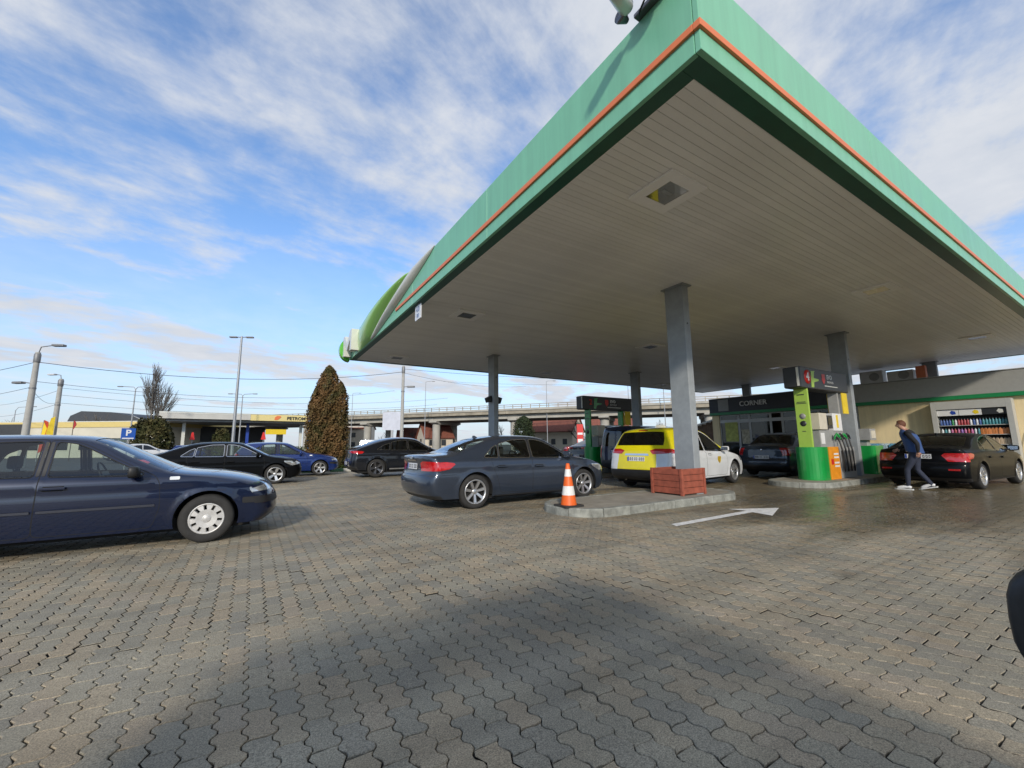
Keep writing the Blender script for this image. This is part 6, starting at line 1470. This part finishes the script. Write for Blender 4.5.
# parking sign
ps = empty('parking_sign', (-5.98, 31.33, 0)); tag(ps, 'blue square parking sign with white P on a post', 'sign'); rz = -(_az) * 0
PB_ = mat('sign_blue', (.012, .085, .40), .4, var=.05)
b = MB(); b.tube([(0, 0, 0), (0, 0, 2.3)], .03, 8); b.build('post', GALV, ps)
ps.rotation_euler = (0, 0, -math.radians(31.8) + math.radians(43) )
b = MB(); b.box(-.30, .30, -.05, -.035, 1.72, 2.34, bev=.005); b.build('board', PB_, ps); text('letter', 'P', .46, .004, WHITEP, ps, (0, -.054, 2.07), FACE_NY, bold=.012)
b = MB(); b.box(-.24, .24, -.056, -.051, 1.75, 1.81); b.build('print', WHITEP, ps)
# feather flags and a banner pole
for k, (la, fw, h_, c, lab) in enumerate(((-46.0, 40.6, 4.0, (.55, .06, .02), 'red and yellow feather flag beside the thick pole'), (-44.2, 40.2, 4.3, (.62, .45, .02), 'yellow feather flag between the two poles'), (-42.2, 40.0, 3.9, (.45, .04, .04), 'folded red banner on a pole right of the second pole'))):
    t = empty('feather_flag', (*survey(la, fw), 0)); tag(t, lab, 'flag'); b = MB(); b.tube([(0, 0, 0), (0, 0, h_)], .03, 6); b.build('mast', GALV if k < 2 else BARK, t)
    b = MB(); w_ = .75 if k < 2 else .3; z0 = .8 if k < 2 else h_ - .9
    pr = [(.0, z0), (w_ * .7, z0 + .3), (w_, z0 + (h_ - z0) * .55), (w_ * .6, h_ - .15), (.05, h_)]; b.prism([(-a, z) for a, z in pr][::-1] if k == 1 else pr, -.012, .012, 0, 'y'); b.build('cloth', mat(f'flag_cloth_{k}', c, .8, var=.3, vscale=2), t)
    t.rotation_euler = (0, .06 if k == 0 else 0, -math.radians(31.8))
    if k == 0: b = MB(); b.prism([(.0, 2.4), (.35, 2.5), (.45, 3.2), (.05, 3.8)], -.016, .016, 0, 'y'); b.build('stripe', YELLOW, t)

# ---- buildings
CREAMB = mat('building_cream', (.62, .58, .47), .85, var=.08, vscale=.5); YELB = mat('building_yellow_band', (.66, .52, .20), .8, var=.06); DROOF = mat('roof_dark', (.045, .048, .055), .6, var=.1); DFEN = mat('cladding_dark', (.05, .052, .055), .7, var=.15); CON2 = mat('bridge_concrete', (.42, .40, .35), .85, var=.25, vscale=.35, bump=.2, bscale=5); CON3 = mat('bridge_edge', (.34, .30, .23), .9, var=.4, vscale=.6)
def site(la, fw, rot=0.0): x, y = survey(la, fw); return (x, y, 0), _az + rot
loc, rz = site(-45.5, 55); wb = empty('cream_building', loc, rz); tag(wb, 'long cream building with yellow top band behind the blue hatchback', 'building')
b = MB(); b.box(-30, 0, 0, 14, 0, 3.95); b.build('wall', CREAMB, wb); b = MB(); b.box(-30.1, .1, -.1, 14, 3.955, 4.65); b.build('yellow_band', YELB, wb); b = MB(); b.box(-30.1, .1, -.1, 14, 4.655, 4.75); b.build('coping', PALE, wb)
for k in range(7): b = MB(); b.box(-27 + 3.9 * k, -24.6 + 3.9 * k, -.04, -.005, 1.0, 2.5); b.build('window', SHOPGL, wb)
b = MB(); b.box(-2.6, -.6, 2, 5, 4.755, 5.6); b.build('roof_box', CREAMB, wb); b = MB(); b.box(-30, -18.2, -.6, -.11, 3.0, 4.4); b.build('dark_cladding', DFEN, wb)
loc, rz = site(-62, 64); ar = empty('arched_hall', loc, rz); tag(ar, 'hall with dark grey arched roof behind the cream building', 'building')
pr = [(-7, 4.4), (7.2, 4.4), (5.6, 5.3), (3.0, 6.2), (0, 6.7), (-4.6, 6.9), (-6.2, 6.2)]; b = MB(); b.prism(pr, 0, 14, 0, 'y'); b.build('roof', DROOF, ar); b = MB(); b.box(-6.5, 6.5, .5, 13.5, 0, 4.38); b.build('wall', CREAMB, ar)
b = MB(); b.prism([(3.2, 6.3), (6.2, 5.1), (7.6, 4.3), (7.3, 4.25), (5.6, 5.2)], -.3, 0.0, 0, 'y'); b.build('gutter', PGREY, ar)
# neighbouring filling station
loc, rz = site(-42.6, 50, math.atan2(10, 13.7)); ns_ = empty('neighbouring_station', loc, rz); tag(ns_, 'neighbouring filling station with flat pale canopy and yellow sign band', 'building')
YBAND = mat('station_yellow', (.72, .60, .26), .6, var=.06); GREYF = mat('station_fascia', (.52, .51, .47), .6, var=.12, vscale=.6)
b = MB(); b.box(0, 9.4, 0, 12, 4.75, 5.55); b.build('fascia', GREYF, ns_); b = MB(); b.box(9.41, 17.6, 0, 12, 4.70, 5.55); b.build('fascia', YBAND, ns_); b = MB(); b.box(.6, 17, .6, 11.6, 4.45, 4.70); b.build('soffit', PGREY, ns_)
b = MB(); b.box(0, 9.4, -.02, 0, 5.4, 5.58); b.build('fascia_edge', PALE, ns_)
for k, xx in enumerate((2.2, 9.2, 15.9)): b = MB(); b.box(xx, xx + .35, 3, 3.4, 0, 4.44); b.build('column', PALE if k != 1 else PLATEBLUE, ns_)
b = MB(); b.box(1.0, 12.2, 10.5, 11, 0, 4.2); b.build('shop_wall', DFEN, ns_); b = MB(); b.box(1.0, 12.2, 10.3, 10.49, 0, 2.0); b.build('shop_window', SHOPGL, ns_)
text('lettering', 'PETROM', .62, .03, ANTH, ns_, (14.9, -.04, 5.08), FACE_NY, bold=.012); b = MB(); b.prism([(12.2, 4.85), (12.6, 4.85), (13.0, 5.25), (12.9, 5.4), (12.5, 5.4), (12.25, 5.2)], -.05, -.005, 0, 'y'); b.build('emblem', ORANGE, ns_)
b = MB(); b.box(11.4, 13.9, 1.2, 1.6, 2.9, 3.6); b.build('yellow_box', YELLOW, ns_)
t = empty('price_pylon', site(-23.2, 48)[0], _az); tag(t, 'blue price pylon beside the conifers', 'pylon'); b = MB(); b.box(-.28, .28, -.12, .12, 0, 5.1, bev=.02); b.build('blade', mat('pylon_blue', (.03, .22, .55), .4), t); b = MB(); [b.box(-.22, .22, -.13, -.121, z, z + .35) for z in (2.0, 2.6, 3.2)]; b.build('price_panel', ANTH, t)
# red tank signs in front of the neighbouring station
for k, (la, fw) in enumerate(((-33.7, 44), (-27.4, 46))):
    t = empty('red_sign', site(la, fw)[0], _az); tag(t, ['small red triangular sign on a post by the clipped bush', 'small red triangular sign on a post by the small bush'][k], 'sign'); b = MB(); b.tube([(0, 0, 0), (0, 0, 2.0)], .04, 6); b.build('post', GALV, t); b = MB(); b.prism([(-.26, 2.0), (.26, 2.0), (.08, 2.8), (-.08, 2.8)], -.03, .03, 0, 'y'); b.build('board', REDP, t)
# overpass
ang = math.atan2(-21.6, 61); loc, rz = site(-32, 83, ang); ov = empty('overpass', loc, rz); tag(ov, 'long concrete road overpass on round piers behind the forecourt', 'overpass')
L0, L1 = -70, 150
nseg = 15
for k in range(nseg):
    x0 = L0 + (L1 - L0) * k / nseg + .02; x1 = L0 + (L1 - L0) * (k + 1) / nseg - .02
    b = MB(); b.box(x0, x1, 0, 11, 6.45, 7.0); b.build('deck_slab', CON3, ov); b = MB(); [b.box(x0, x1, y_, y_ + .6, 5.65, 6.445) for y_ in (.9, 3.6, 6.4, 9.2)]; b.build('girder', CON2, ov)
    b = MB(); b.box(x0, x1, -.15, .15, 7.005, 7.35); b.build('edge_beam', CON2, ov)
b = MB(); [b.box(L0, L1, -.04, .04, z, z + .10) for z in (7.62, 7.95)]; [b.box(x_, x_ + .10, -.05, .05, 7.35, 7.99) for x_ in np.arange(L0, L1, 1.6)]; b.build('railing', CON3, ov)
b = MB(); [b.box(L0, L1, 10.9, 11.0, z, z + .10) for z in (7.62, 7.95)]; [b.box(x_, x_ + .10, 10.9, 11.0, 7.0, 7.99) for x_ in np.arange(L0, L1, 1.6)]; b.build('railing', CON3, ov)
for k in range(-4, 10):
    x_ = 2.6 + 15.6 * k
    for y_ in (1.6, 8.6): b = MB(); b.tube([(x_, y_, 0), (x_, y_, 5.1)], .72, 16); b.build('pier', CON2, ov)
    b = MB(); b.prism([(.2, 5.64), (.2, 5.35), (1.2, 5.05), (9.0, 5.05), (10.2, 5.35), (10.2, 5.64)], x_ - .8, x_ + .8, 0, 'x'); b.build('pier_cap', CON2, ov)
# houses
TILE = mat('roof_tiles_red', (.22, .075, .05), .85, var=.3, vscale=3, bump=.5, bscale=14); WALLH = mat('house_wall', (.66, .58, .46), .9, var=.12); WINH = mat('house_window', (.04, .045, .05), .2, var=.2)
def house(la, fw, rot, w, d, hw, hr, label, gable=False):
    loc, rz = site(la, fw, rot); t = empty('house', loc, rz); tag(t, label, 'house', 'houses beyond the overpass')
    b = MB(); b.box(-w/2, w/2, 0, d, 0, hw); b.prism([(0.02, hw), (d/2, hr - .15), (d - .02, hw)], -w/2 + .01, w/2 - .01, 0, 'x'); b.build('wall', WALLH, t)
    b = MB(); b.add([(-w/2 - .3, -.4, hw - .25), (w/2 + .3, -.4, hw - .25), (w/2 + .3, d/2, hr), (-w/2 - .3, d/2, hr), (-w/2 - .3, d + .4, hw - .25), (w/2 + .3, d + .4, hw - .25)], [(0, 1, 2, 3), (3, 2, 5, 4)]); b.add([(-w/2 - .3, -.4, hw - .37), (w/2 + .3, -.4, hw - .37), (w/2 + .3, d/2, hr - .12), (-w/2 - .3, d/2, hr - .12), (-w/2 - .3, d + .4, hw - .37), (w/2 + .3, d + .4, hw - .37)], [(3, 2, 1, 0), (4, 5, 2, 3)]); rf = b.build('roof', TILE, t)
    b = MB(); b.box(w * .2, w * .2 + .6, d/2 - .3, d/2 + .3, hr - .4, hr + .7); b.build('chimney', TILE, rf)
    for k in range(int(w // 2.4)):
        x_ = -w/2 + .8 + 2.4 * k
        for z in ([1.0, 3.2] if hw > 4 else [1.1]): b = MB(); b.box(x_, x_ + .9, -.05, -.004, z, z + 1.1); b.build('window', WINH, t)
    for s in (-1, 1): b = MB(); b.box(w/2 + .004 if s > 0 else -w/2 - .05, w/2 + .05 if s > 0 else -w/2 - .004, d/2 - .5, d/2 + .5, 1.2, 2.4); b.build('window', WINH, t)
house(7.2, 84, -.45, 10, 8, 3.9, 7.2, 'cream house with steep red tiled roof under the overpass')
house(-14.0, 80, .5, 5.5, 5.5, 2.8, 5.4, 'small house with red roof seen between the bridge piers')
house(-20.6, 88, .2, 7, 6, 2.9, 5.0, 'low house with brown roof behind the black SUV')
house(22, 92, -.2, 9, 7, 4.2, 7.4, 'house seen between the planter column and the shop')
house(-42, 100, .1, 14, 8, 5.6, 7.6, 'pale block with windows behind the neighbouring station')
# sign and billboard
loc, rz = site(9.7, 60); t = empty('red_price_sign', loc, rz); tag(t, 'red and white upright sign beside the dark hatchback far off', 'sign'); b = MB(); b.box(-.45, .45, -.08, .08, .4, 4.0); b.build('board', REDP, t); b = MB(); b.box(-.36, .36, -.09, -.081, 1.0, 1.9); b.box(-.36, .36, -.09, -.081, 2.5, 2.8); b.build('panel', WHITEP, t); b = MB(); b.box(-.2, .2, -.05, .05, 0, .4); b.build('foot', PGREY, t)
loc, rz = site(-17.3, 60); t = empty('billboard', loc, rz); tag(t, 'pale billboard beside the slim concrete pole', 'billboard'); b = MB(); b.box(-1.4, 1.4, -.08, .08, 3.4, 6.0); b.build('board', mat('billboard_pale', (.55, .57, .64), .6, var=.15, vscale=1), t); b = MB(); b.box(-.15, .15, -.1, .1, 0, 3.4); b.build('post', GALV, t)
